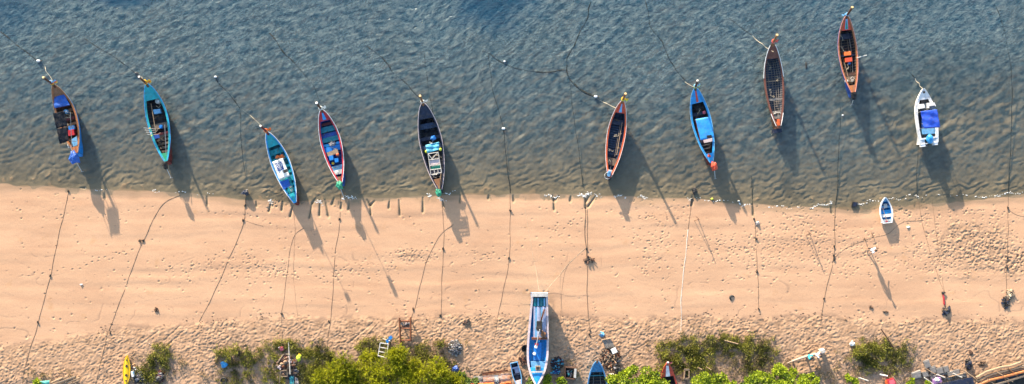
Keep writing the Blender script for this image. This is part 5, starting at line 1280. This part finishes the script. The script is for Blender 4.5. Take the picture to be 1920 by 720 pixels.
for i, (x, y, lab) in enumerate([(1633,577,'left dark weed clump of two near the high water line below the man'), (1660,585,'right dark weed clump of two near the high water line below the man'), (265,451,'dark weed clump beside the second rope from the left'), (152,533,'white scrap alone on the smooth sand at left')]):
    heap('weed_clump', lab, 'weed', x, y, 4 if i < 3 else 1.2, 1.6, ['seaweed', 'charcoal'] if i < 3 else ['white'], 9 if i < 3 else 4, .13, .06, 20+i, 1.6)
heap('sandal', 'white scrap on the sand right of the small dinghy', 'litter', 1703, 426, 1.6, 1.6, ['white'], 4, .16, .04, 30)
heap('driftwood_stick', 'dark driftwood stick on the rough sand above the ash pile', 'driftwood', 873, 606, 4, 3, ['charcoal', 'wood_dark'], 8, .3, .06, 31, 2)
# blue bag etc
t, g0 = gthing('plastic_bag', 'bright blue plastic bag among the scrub above the tyre', 'bag', 421, 683)
MB().blob((0, 0, .16), (.32, .28, .17), 21, .4, n=12, m=8).build('bag_body', 'sky_blue', t); MB().blob((-.25, .12, .2), (.1, .08, .08), 23, .5).build('knot', 'blue', t)
t, g0 = gthing('plastic_bag', 'white bag at the left end of the right scrub patch', 'bag', 1597, 644)
MB().blob((0, 0, .16), (.26, .2, .17), 31, .4, n=12, m=8).build('bag_body', 'white', t); MB().blob((-.02, .24, .16), (.07, .1, .07), 33, .5).build('knot', 'white_dirty', t)
t, g0 = gthing('plastic_can', 'white container beside the yellow kayak', 'can', 247, 702)
gprism(t, 'body', [(245,697), (249,696), (251,706), (247,707)], 0, .45, 'white', g0); gprism(t, 'handle', [(248,698), (250,697.5), (250.5,700), (248.5,700.5)], .45, .52, 'light_blue', g0)
heap('rubbish_heap', 'red and orange rubbish scattered right of the yellow kayak', 'rubbish', 250, 690, 9, 8, ['redorange', 'wood_pale', 'rust', 'yellow_tip', 'white_dirty'], 46, .15, .1, 40)
heap('rubbish_heap', 'dark bags and ash heap between the kayak and the scrub', 'rubbish', 261, 708, 12, 12, ['charcoal', 'slate', 'ash', 'navy'], 60, .3, .22, 41)
heap('rubbish_heap', 'black heap with a red box inside the left scrub', 'rubbish', 301, 708, 8, 12, ['charcoal', 'navy', 'slate', 'maroon'], 40, .34, .35, 42)
# rubbish heap left of lime bushes
heap('rubbish_heap', 'brown burnt heap with orange husks left of the lime bushes', 'rubbish', 538, 682, 19, 13, ['rust', 'wood_brown', 'maroon', 'wood_pale', 'pinkwhite', 'charcoal'], 190, .26, .4, 43)
heap('rubbish_heap', 'black charred heap below the brown husks', 'rubbish', 545, 700, 16, 10, ['charcoal', 'black', 'navy', 'wood_dark'], 90, .34, .35, 44)
t, g0 = gthing('metal_frame', 'brown bent frame standing on the charred heap', 'frame', 530, 706)
for a, b_ in (((526,696),(538,694)), ((538,694),(539,706)), ((526,706),(538,706)), ((526,696),(524,718))): gbar(t, 'tube', a, b_, .7, .7, .035, 'wood_weathered', g0)
for x, y in ((526,696), (538,694), (524,718)): gbar(t, 'leg', (x,y), (x,y), 0, .7, .03, 'wood_weathered', g0)
sheet('plastic_sheet', 'dark teal plastic sheet hanging from the charred heap to the edge', 'sheet', [(544,703),(552,703),(553,722),(545,722)], .3, 'teal_deck', .06, 3)
sheet('plastic_sheet', 'clear greyish plastic sheet beside the teal one', 'sheet', [(553,706),(560,708),(562,722),(554,722)], .25, 'ash', .06, 4)
t, g0 = gthing('plastic_bag', 'yellow green bag right of the brown husk heap', 'bag', 561, 670); MB().blob((0, 0, .2), (.24, .32, .18), 41, .45, n=12, m=8).build('bag_body', 'lime_plastic', t); MB().blob((.05, .3, .2), (.08, .1, .07), 43, .5).build('knot', 'yellow', t)
t, g0 = gthing('cloth_bundle', 'faded red cloth on the scrub above the brown husk heap', 'cloth', 529, 653); MB().blob((0, 0, .2), (.22, .2, .08), 51, .5, n=12, m=8).build('cloth', 'pink', t); MB().blob((-.2, .1, .2), (.14, .08, .06), 53, .5).build('sleeve', 'pinkwhite', t)
t, g0 = gthing('fallen_pole', 'pale pole leaning across the brown husk heap', 'pole', 543, 665); gbar(t, 'pole', (541,640), (544,702), .1, .6, .045, 'white_dirty', g0); gbar(t, 'cord', (544,664), (536,664), .5, .3, .02, 'rope_pale', g0)
t, g0 = gthing('fallen_pole', 'brown plank on the left side of the husk heap', 'pole', 526, 672); gbar(t, 'plank', (521,680), (532,664), .3, .4, .06, 'wood_weathered', g0, 4); gbar(t, 'splint', (524,678), (534,665), .25, .35, .03, 'wood_dark', g0)
# timber at bottom left
sheet('tarpaulin', 'aqua green tarpaulin at the bottom left edge', 'tarpaulin', [(77,714),(95,712),(94,724),(77,724)], .25, 'tarp_aqua', .05, 6)
TG = 'weathered poles lying beside the aqua tarpaulin'
for i, (a, b_, r_) in enumerate([((96,718),(118,708),.09), ((98,722),(142,706),.10), ((112,722),(150,708),.08), ((104,715),(128,706),.06), ((128,722),(150,712),.06)]):
    t, g0 = gthing('fallen_pole', ['short thick pole nearest the aqua tarpaulin', 'long pole in the middle of the bottom left pile', 'rightmost long pole of the bottom left pile', 'thin pole on top of the bottom left pile', 'thin pole at the right end of the bottom left pile'][i], 'pole', (a[0]+b_[0])/2, (a[1]+b_[1])/2, TG)
    gbar(t, 'trunk', a, b_, .2+.06*(i%2), .25, r_, 'wood_weathered' if i % 2 else 'wood_pale', g0); gbar(t, 'branch_stub', ((a[0]+b_[0])/2, (a[1]+b_[1])/2), ((a[0]+b_[0])/2+4, (a[1]+b_[1])/2+3), .25, .3, r_*.5, 'wood_weathered', g0)
# stuff right of the fishing boat
t, g0 = gthing('basket', 'round dark basket left of the large fishing boat', 'basket', 985, 652)
MB().lathe((0, 0, 0), [(.0, .03), (.26, .04), (.34, .42), (.38, .44), (.38, .38), (.30, 0)], 18).build('wall', 'charcoal', t); MB().lathe((0, 0, 0), [(.36, .40), (.40, .44), (.36, .48)], 18).build('rim', 'wood_dark', t)
heap('driftwood_pile', 'brown planks and scraps left of the fishing boat, below the basket', 'debris', 984, 676, 6, 3, ['wood_dark', 'rust'], 12, .4, .1, 50, 2)
heap('net_heap', 'heap of dark red and blue nets in the fishing boat shadow', 'nets', 1045, 681, 12, 12, ['maroon', 'navy', 'navy', 'charcoal', 'cyan_cloth', 'charcoal'], 300, .14, .35, 51)
heap('net_heap', 'small blue cloth heap below the dark red nets', 'nets', 1042, 697, 8, 5, ['blue_deep', 'cyan_cloth', 'navy'], 50, .2, .2, 52)
t, g0 = gthing('wooden_crate', 'dark open crate of scraps with a white side, right of the nets', 'crate', 1070, 697)
for nm, pt in (('side', [(1060,688),(1081,690),(1081,691.5),(1060,689.5)]), ('side', [(1060,708),(1079,711),(1079,712.5),(1060,709.5)]), ('side', [(1059,688),(1060.5,688),(1060.5,709),(1059,709)])): gprism(t, nm, pt, 0, .5, 'wood_dark', g0)
gprism(t, 'white_side', [(1077,692),(1081,692),(1080,709),(1076,708)], 0, .62, 'white_dirty', g0); gprism(t, 'bottom', [(1061,690),(1077,692),(1076,709),(1061,707)], .02, .12, 'charcoal', g0)
heap('rubbish_heap', 'bottles and scraps inside the dark open crate', 'rubbish', 1068, 700, 7, 7, ['charcoal', 'teal_deck', 'white_dirty', 'navy'], 50, .2, .4, 53)
t, g0 = gthing('wooden_pallet', 'grey wooden pallet right of the beached blue longtail', 'pallet', 1140, 641)
for k in range(7):
    f = k/7; a = (1128.5+17*f, 637-2.0*f); gprism(t, 'slat', [a, (a[0]+2.1, a[1]-.3), (a[0]+2.1+8, a[1]+16), (a[0]+8, a[1]+16.3)], .12, .22+.012*(k%3), 'wood_grey', g0)
gbar(t, 'bearer', (1128,637), (1147,634), .3, .3, .045, 'wood_pale', g0, 4); gbar(t, 'bearer', (1136,652), (1155,650), .1, .1, .05, 'wood_weathered', g0, 4)
heap('cloth_bundle', 'light blue cloth lump at the corner of the grey pallet', 'cloth', 1128, 627, 4, 4, ['cyan_cloth', 'light_blue', 'ash'], 34, .2, .22, 54)
t, g0 = gthing('board', 'square white board leaning among debris below the pallet', 'board', 1152, 656); gprism(t, 'panel', [(1145,655),(1154,651),(1158,660),(1149,664)], .45, .5, 'white', g0); gbar(t, 'prop', (1151,658), (1152,657), 0, .47, .03, 'wood_weathered', g0)
heap('driftwood_pile', 'jumble of sticks and bark between the blue longtail and the pallet', 'driftwood', 1144, 672, 17, 20, ['wood_weathered', 'wood_pale', 'wood_dark', 'charcoal', 'rust'], 300, .17, .2, 55, 3.2)
heap('charcoal_lump', 'black burnt lump at the lower end of the pallet', 'debris', 1145, 653, 5, 4, ['charcoal', 'black'], 20, .3, .3, 56)
heap('charcoal_lump', 'black scraps strip right of the jumble of sticks', 'debris', 1157, 688, 5, 12, ['charcoal', 'black', 'ash', 'white_dirty'], 46, .26, .25, 57)
t, g0 = gthing('wooden_crate', 'small pale crate at the edge of the leafy bush', 'crate', 1147, 706); gprism(t, 'side', [(1142,702),(1151,701),(1153,709),(1145,710)], 0, .35, 'white_dirty', g0); gprism(t, 'content', [(1143.5,703.5),(1150,702.5),(1151.5,708),(1145.5,709)], .3, .37, 'slate', g0)
t, g0 = gthing('wooden_trough', 'open wooden trough with dark inside, among the scrub', 'trough', 1289, 701)
for nm, pt in (('side', [(1283,694),(1285,693),(1284,711),(1282,711)]), ('side', [(1291,694),(1293,694),(1293,711),(1291,711)]), ('end', [(1283,692),(1293,692),(1293,695),(1283,695)]), ('end', [(1283,709),(1293,709),(1293,711.5),(1283,711.5)])): gprism(t, nm, pt, 0, .42, 'wood_pale' if nm == 'side' else 'wood_weathered', g0)
gprism(t, 'bottom', [(1285,695),(1291,695),(1291,709),(1284,709)], .02, .1, 'navy', g0)
for x, y, x2, y2, lab, m_ in ((1358,638,1384,645,'pale plank lying on the big scrub patch','wood_pale'), (1652,617,1676,652,'thin dark branch above the right scrub patch','wood_dark'), (1308,689,1316,693,'short pale plank above the leafy bushes, left of two','wood_pale'), (1324,688,1334,694,'short pale plank above the leafy bushes, right of two','wood_pale'), (1558,690,1575,722,'long thin driftwood right of the couple shadows','wood_pale'),
        (1610,708,1628,714,'white plastic pipe on the sand below the right scrub','white_dirty'), (1650,702,1664,705,'white plastic strip below the right scrub','white')):
    t, g0 = gthing('fallen_plank', lab, 'plank', (x+x2)/2, (y+y2)/2); gbar(t, 'plank', (x,y), (x2,y2), .28, .3, .06, m_, g0, 4); gbar(t, 'splinter', ((x+x2)/2, (y+y2)/2), ((x+x2)/2+3, (y+y2)/2+1), .3, .32, .025, m_, g0, 4)
# roofing sheets and orange tarpaulin
sheet('roof_sheet', 'rust brown corrugated sheet with pale stripes left of the small punt', 'roofing', [(906,703),(955,698),(957,716),(906,720)], .35, 'rust_sheet', .05, 11, 16)
sheet('roof_sheet', 'grey zinc sheet left of the rusty one', 'roofing', [(888,704),(906,704),(906,720),(890,721)], .3, 'concrete', .05, 12)
sheet('roof_sheet', 'upper narrow rusty sheet above the corrugated one', 'roofing', [(903,698),(952,692),(953,696),(906,703)], .25, 'rust', .04, 13)
sheet('roof_sheet', 'whitish strip across the rusty corrugated sheet', 'roofing', [(927,702),(934,701.5),(936,716),(928,716)], .47, 'white_dirty', .03, 14)
sheet('tarpaulin', 'orange tarpaulin along the bottom edge, left half', 'tarpaulin', [(878,718),(926,715),(928,728),(878,730)], .45, 'orange_cloth', .09, 15)
sheet('tarpaulin', 'orange tarpaulin along the bottom edge, right half', 'tarpaulin', [(937,717),(957,712),(964,727),(938,728)], .5, 'orange_cloth', .09, 16)
sheet('tarpaulin', 'blue grey tarpaulin between the two orange ones', 'tarpaulin', [(926,714),(936,713),(939,728),(927,728)], .5, 'slate', .06, 17)
t, g0 = gthing('cloth_bundle', 'navy rag hanging on the dark leafy shrub', 'rag', 855, 689); MB().blob((0, 0, .8), (.3, .3, .2), 61, .5, n=12, m=8).build('cloth', 'blue_deep', t); MB().tube([(0, 0, 0), (0, .05, .8)], .03, 5).build('stake', 'wood_dark', t)
# pale log with two people
t, g0 = gthing('bleached_log', 'long bleached log raised above the sand, thicker at its right end', 'log', 1512, 672)
pts = [(1476,681), (1490,675.5), (1505,670.5), (1520,666.5), (1534,663), (1545,658)]; rs = [.05, .09, .12, .14, .16, .20]; zs = [.5, .52, .55, .55, .5, .42]
MB().tube([loc_of(t, P(x, y, g0+z_)) for (x, y), z_ in zip(pts, zs)], rs, 10).build('trunk', 'log_pale' if 'log_pale' in MATS else mat('log_pale', (.40, .31, .24), .85, .35, 4, .02), t, True)
for (x, y) in ((1486,677), (1511,669), (1531,664)): gbar(t, 'support', (x,y), (x+1,y+1), 0, .5, .08, 'wood_weathered', g0)
gprism(t, 'pale_block', [(1539,658),(1547,655),(1548,660),(1541,663)], 0, .70, 'white_dirty', g0)
t, g0 = gthing('thin_stake', 'thin dark stake right of the bleached log end', 'stake', 1552, 658); gbar(t, 'post', (1552,658), (1552,658), -.1, 1.1, .03, 'wood_dark', g0); gbar(t, 'tie', (1550,659), (1554,657), .9, .95, .02, 'rope_pale', g0)

# ---- people
def skinned(name, V_, E_, rad, m, parent, lvl=1, root=0):
    me = bpy.data.meshes.new(name); me.from_pydata([tuple(v) for v in V_], E_, []); me.materials.append(MATS[m])
    o = bpy.data.objects.new(name, me); COL.objects.link(o); o.parent = parent
    md = o.modifiers.new('skin', 'SKIN'); md.use_smooth_shade = True
    if not me.skin_vertices: me.skin_vertices.new()
    for i, r_ in enumerate(rad):
        q = me.skin_vertices[0].data[i]; q.radius = (r_, r_); q.use_root = (i == root)
    sb = o.modifiers.new('sub', 'SUBSURF'); sb.levels = lvl; sb.render_levels = lvl
    return o
def person(label, loc, rz, J, shirt, bottom, longleg=True):
    """J: joints in metres, local +Y is where the person faces."""
    t = thing('person', label, 'person', loc, rz)
    V_, E_, r_ = [], [], []
    def add(p, rad, par=None):
        V_.append(Vector(p)); r_.append(rad); 
        if par is not None: E_.append((par, len(V_)-1))
        return len(V_)-1
    pel = add(J['pelvis'], .125); wst = add(J['waist'], .115, pel); che = add(J['chest'], .135, wst); nk = add(J['neck'], .055, che)
    hd = Vector(J['head']); up = (hd - Vector(J['neck'])).normalized(); fw = Vector(J.get('face', (0, 1, 0)))
    h0 = add(hd - up*.07 + fw*.02, .062, nk); h1 = add(hd, .085, h0); h2 = add(hd + up*.075 - fw*.01, .075, h1)
    nose = add(hd + fw*.105 - up*.01, .014, h1)
    for sg in (-1, 1):
        ear = add(hd + Vector((sg*fw.y, -sg*fw.x, 0))*.088, .016, h1)
        k = 'R' if sg > 0 else 'L'
        hp = add(J['hip'+k], .09, pel); kn = add(J['knee'+k], .058, hp); an = add(J['ankle'+k], .038, kn); to = add(Vector(J['ankle'+k]) + Vector(J.get('toe'+k, (0, .17, -.05))), .035, an)
        sh = add(J['sh'+k], .058, che); el = add(J['elbow'+k], .04, sh); wr = add(J['wrist'+k], .027, el)
        d = (Vector(J['wrist'+k]) - Vector(J['elbow'+k])).normalized(); pl = add(Vector(J['wrist'+k]) + d*.06, .030, wr)
        s_ = d.cross(Vector((0, 0, 1)))
        if s_.length < .2: s_ = d.cross(Vector((0, 1, 0)))
        s_.normalize(); c_ = s_.cross(d)
        for q, (off, ln) in enumerate(((-.03, .07), (-.01, .085), (.01, .08), (.03, .06))):
            f1 = add(V_[pl] + s_*off + d*(.03+ln*.5), .009, pl); add(V_[f1] + d*ln*.45 + c_*.02, .008, f1)
        th = add(Vector(J['wrist'+k]) + d*.04 + s_*.05, .010, pl); add(V_[th] + d*.035 + s_*.01 + c_*.01, .009, th)
    skinned('body', V_, E_, r_, 'skin', t)
    S_ = [Vector(J['pelvis']) + Vector((0, 0, .03)), J['waist'], J['chest'], Vector(J['neck'])*.6 + Vector(J['chest'])*.4]; 
    e = [(0,1),(1,2),(2,3)]; rr = [.150, .145, .165, .09]
    for k in 'RL':
        n0 = len(S_); S_ += [J['sh'+k], Vector(J['elbow'+k])*.75 + Vector(J['sh'+k])*.25]; e += [(2, n0), (n0, n0+1)]; rr += [.085, .065]
    skinned('shirt', S_, e, rr, shirt, t, root=1)
    S_ = [J['pelvis']]; e = []; rr = [.148]
    for k in 'RL':
        n0 = len(S_); f = .92 if longleg else .5; S_ += [J['hip'+k], J['knee'+k]]; e += [(0, n0), (n0, n0+1)]; rr += [.108, .078]
        S_.append(Vector(J['knee'+k])*(1-f) + Vector(J['ankle'+k])*f); e.append((n0+1, n0+2)); rr.append(.06)
    skinned('trousers', S_, e, rr, bottom, t)
    mb = MB().blob(tuple(hd + up*.05 - fw*.02), (.105, .11, .095), 3, .05, n=14, m=9); mb.build('hair', 'hair', t, True)
    mb = MB()
    for sg in (-1, 1): mb.blob(tuple(hd + fw*.083 + Vector((sg*fw.y, -sg*fw.x, 0))*.032 + up*.005), .012, 1, 0, n=6, m=4)
    mb.build('eyes', 'black', t)
    mb = MB().box(tuple(hd + fw*.082 - up*.045), (.045, .012, .012)); mb.build('mouth', 'maroon', t)
    return t
walk = dict(pelvis=(0,0,.84), waist=(0,.03,1.0), chest=(0,.07,1.2), neck=(0,.10,1.35), head=(0,.13,1.47), face=(0,1,0), hipR=(.09,0,.80), kneeR=(.12,.24,.45), ankleR=(.12,.22,.07), hipL=(-.09,0,.80), kneeL=(-.10,-.02,.44), ankleL=(-.10,-.34,.13),
            shR=(.19,.06,1.27), elbowR=(.30,-.08,1.03), wristR=(.34,.02,.82), shL=(-.19,.08,1.27), elbowL=(-.30,.20,1.05), wristL=(-.26,.40,.95))
p = G(1628, 467.5); person('person in a white shirt and dark shorts walking on the beach', p, R(-100), walk, 'shirt_white', 'charcoal', False)
sit = dict(pelvis=(0,0,.10), waist=(0,.03,.26), chest=(0,.06,.46), neck=(0,.08,.62), head=(0,.11,.74), face=(0,1,0), hipR=(.09,.04,.10), kneeR=(.14,.42,.12), ankleR=(.13,.46,-.36), hipL=(-.09,.04,.10), kneeL=(-.14,.44,.12), ankleL=(-.12,.50,-.36),
           shR=(.19,.05,.53), elbowR=(.27,.10,.28), wristR=(.18,.34,.20), shL=(-.19,.05,.53), elbowL=(-.27,.08,.28), wristL=(-.16,.32,.20))
g0 = gz(wx(1516), wy(668)); q = P(1516, 667, g0+.75); person('person in a teal shirt sitting on the bleached log, left of the pair', q, R(-130), sit, 'fabric_teal', 'denim')
sit2 = dict(sit); sit2.update(wristR=(.22,.38,.16), head=(.03,.14,.73), face=(.2,.98,0))
q = P(1531, 664.5, g0+.75); person('person in a white shirt and dark trousers sitting nearest the thick end of the log', q, R(-95), sit2, 'shirt_white', 'denim')

# ---- corner with slabs and timbers
SG = 'grey slabs lying in the bottom right corner'
slabs = [[(1732,678),(1742,674),(1746,688),(1736,692)], [(1742,690),(1754,686),(1757,699),(1746,703)], [(1728,699),(1740,697),(1743,706),(1731,708)], [(1754,692),(1768,688),(1771,700),(1757,703)], [(1768,689),(1778,686),(1781,697),(1771,700)],
         [(1776,698),(1786,696),(1789,704),(1778,706)], [(1786,696),(1799,692),(1801,701),(1788,705)], [(1799,702),(1811,699),(1814,707),(1802,709)], [(1710,700),(1726,694),(1728,708),(1712,712)], [(1743,704),(1756,702),(1757,711),(1745,712)]]
sl_lab = ['pale tilted slab at the top left of the slab group', 'dark slab touching the pale tilted one', 'low slab at the left, beside the yellow green plants', 'dark slab right of centre in the upper row', 'slab at the top right of the upper row', 'small rounded pale slab under the top right one', 'brown grey slab at the right of the upper row', 'small slab at the right end by the pale poles', 'broad grey slab farthest left', 'small slab just above the purple cloth']
for i, (q, lab) in enumerate(zip(slabs, sl_lab)):
    cx = sum(a for a, _ in q)/4; cy = sum(b_ for _, b_ in q)/4; t, g0 = gthing('concrete_slab', lab, 'slab', cx, cy, SG)
    o = gprism(t, 'block', q, 0, .22+.03*(i%3), 'concrete' if i in (0, 5, 8) else 'slate', g0); o.rotation_euler = (R((i*37%9)-4), R((i*53%9)-4), 0)
    gprism(t, 'top_edge', [(a*.8+cx*.2, b_*.8+cy*.2) for a, b_ in q], .22, .26+.03*(i%3), 'concrete', g0)
t, g0 = gthing('cloth_bundle', 'purple patterned cloth box in the bottom right corner', 'cloth', 1758, 714); gprism(t, 'cloth', [(1751,713),(1763,708),(1767,716),(1752,721)], 0, .6, 'purple_cloth', g0); MB().blob((-.3, .2, .55), (.3, .2, .1), 71, .5).build('fold', 'white_cloth', t)
t, g0 = gthing('black_canopy', 'large black sheet roof at the bottom right edge', 'canopy', 1795, 718)
gprism(t, 'sheet', [(1756,721),(1823,707),(1828,722),(1830,740),(1756,740)], 1.05, 1.12, 'navy', g0)
for x, y in ((1760,721), (1822,708), (1828,735)): gbar(t, 'post', (x,y), (x,y), 0, 1.06, .05, 'wood_dark', g0)
TG2 = 'poles and timbers in the bottom right corner'
for i, (a, b_, r_, m_, lab) in enumerate([((1734,690),(1754,702),.04,'wood_pale','thin pale pole across the pale tilted slab'), ((1756,702),(1772,708),.06,'white_dirty','short white pipe among the slabs, left of two'), ((1787,700),(1804,708),.06,'white_dirty','short white pipe among the slabs, right of two'),
        ((1779,707),(1806,700),.05,'wood_pale','thin pole crossing below the slabs'), ((1803,692),(1832,712),.06,'wood_pale','pale pole leaning towards the timber boat'), ((1733,708),(1752,722),.06,'white_dirty','white pipe beside the purple cloth'), ((1674,706),(1688,722),.05,'wood_pale','pale stick at the bottom edge beside the red basket')]):
    t, g0 = gthing('fallen_pole', lab, 'pole', (a[0]+b_[0])/2, (a[1]+b_[1])/2, TG2); gbar(t, 'shaft', a, b_, .38, .42, r_, m_, g0); gbar(t, 'end', (b_[0]-.6, b_[1]-.4), b_, .42, .42, r_*1.2, 'wood_weathered', g0)
t, g0 = gthing('red_basket', 'red basket with pale dots at the bottom edge', 'basket', 1672, 716); gprism(t, 'wall', [(1664,713),(1677,709),(1681,720),(1667,724)], 0, .4, 'red', g0); gprism(t, 'bottom', [(1667,714),(1676,711),(1679,719),(1669,722)], .36, .42, 'pink', g0); gprism(t, 'rim', [(1660,715),(1664,713),(1667,724),(1662,724)], .1, .3, 'orange', g0)
heap('rubbish_heap', 'pale rubbish between the slabs in the bottom right corner', 'rubbish', 1768, 705, 26, 7, ['wood_weathered', 'white_dirty', 'rust', 'ash'], 90, .18, .18, 60)
heap('rubbish_heap', 'dark figure shaped heap of black scraps above the black sheet', 'rubbish', 1815, 683, 4, 9, ['charcoal', 'navy', 'black'], 40, .28, .5, 61)
heap('rubbish_heap', 'small dark twigs above the black scraps at right', 'rubbish', 1819, 661, 3, 5, ['wood_dark', 'seaweed'], 12, .2, .12, 62)
heap('rubbish_heap', 'dark stain of husks left of the timber boat', 'rubbish', 1843, 682, 9, 4, ['seaweed', 'wood_weathered'], 30, .16, .08, 63)
# wrecked timber hull: long curved planks and frames
t, g0 = gthing('timber_wreck', 'broken wooden boat hull of long curved planks at the right edge', 'wreck', 1880, 706)
for i, (pp, z_, r_, m_) in enumerate([([(1830,708),(1850,697),(1875,689),(1895,686),(1914,679)], .5, .11, 'wood_pale'), ([(1831,714),(1852,704),(1878,697),(1900,692),(1925,684)], .45, .10, 'wood_weathered'), ([(1830,720),(1860,706),(1880,701),(1905,694),(1935,688)], .4, .09, 'wood_pale'),
        ([(1830,724),(1856,713),(1885,706),(1930,694)], .55, .12, 'wood_orange'), ([(1838,730),(1870,720),(1900,711),(1935,700)], .5, .12, 'wood_weathered')]):
    MB().tube([loc_of(t, P(x, y, g0+z_)) for x, y in pp], r_, 6).build('plank', m_, t)
for i, (a, b_) in enumerate([((1870,698),(1899,716)), ((1890,690),(1910,708)), ((1852,711),(1866,722)), ((1880,704),(1893,722)), ((1835,706),(1842,720))]): gbar(t, 'frame_timber', a, b_, .6, .55, .05, 'wood_brown' if i % 2 else 'wood_pale', g0, 4)
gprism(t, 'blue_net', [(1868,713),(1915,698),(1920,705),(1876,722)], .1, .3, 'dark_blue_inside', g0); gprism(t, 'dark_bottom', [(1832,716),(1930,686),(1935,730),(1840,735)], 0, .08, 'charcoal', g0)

# ------------------------------------------------------------------ light, sky, camera
SUN_EL, SUN_AZ = 13.2, -23.3          # degrees; azimuth from +Y towards +X
sd = Vector((math.sin(R(SUN_AZ))*math.cos(R(SUN_EL)), math.cos(R(SUN_AZ))*math.cos(R(SUN_EL)), math.sin(R(SUN_EL))))
sl = bpy.data.lights.new('sun', 'SUN'); sl.energy = 5.0; sl.angle = R(.55); sl.color = (1, .86, .68)
so = bpy.data.objects.new('sun', sl); COL.objects.link(so); so.rotation_euler = (-sd).to_track_quat('-Z', 'Y').to_euler(); so.location = sd*100
w = bpy.data.worlds.new('World'); scene.world = w; w.use_nodes = True
nt = w.node_tree; bg = nt.nodes['Background']; sk = nt.nodes.new('ShaderNodeTexSky')
sk.sky_type = 'NISHITA'; sk.sun_disc = False; sk.sun_elevation = R(SUN_EL); sk.sun_rotation = R(SUN_AZ); sk.dust_density = 1.0
nt.links.new(sk.outputs[0], bg.inputs['Color']); bg.inputs['Strength'].default_value = .15
cam = bpy.data.cameras.new('camera'); co = bpy.data.objects.new('camera', cam); COL.objects.link(co)
co.location = (0, 0, H); co.rotation_euler = (0, 0, 0)
cam.sensor_width = 36; cam.lens = 36 * H / 96.0; cam.clip_end = 5000; cam.clip_start = .5
scene.camera = co
scene.view_settings.view_transform = 'Standard'; scene.view_settings.look = 'None'
scene.view_settings.exposure = 1.64; scene.view_settings.gamma = 1
scene.view_settings.use_curve_mapping = False
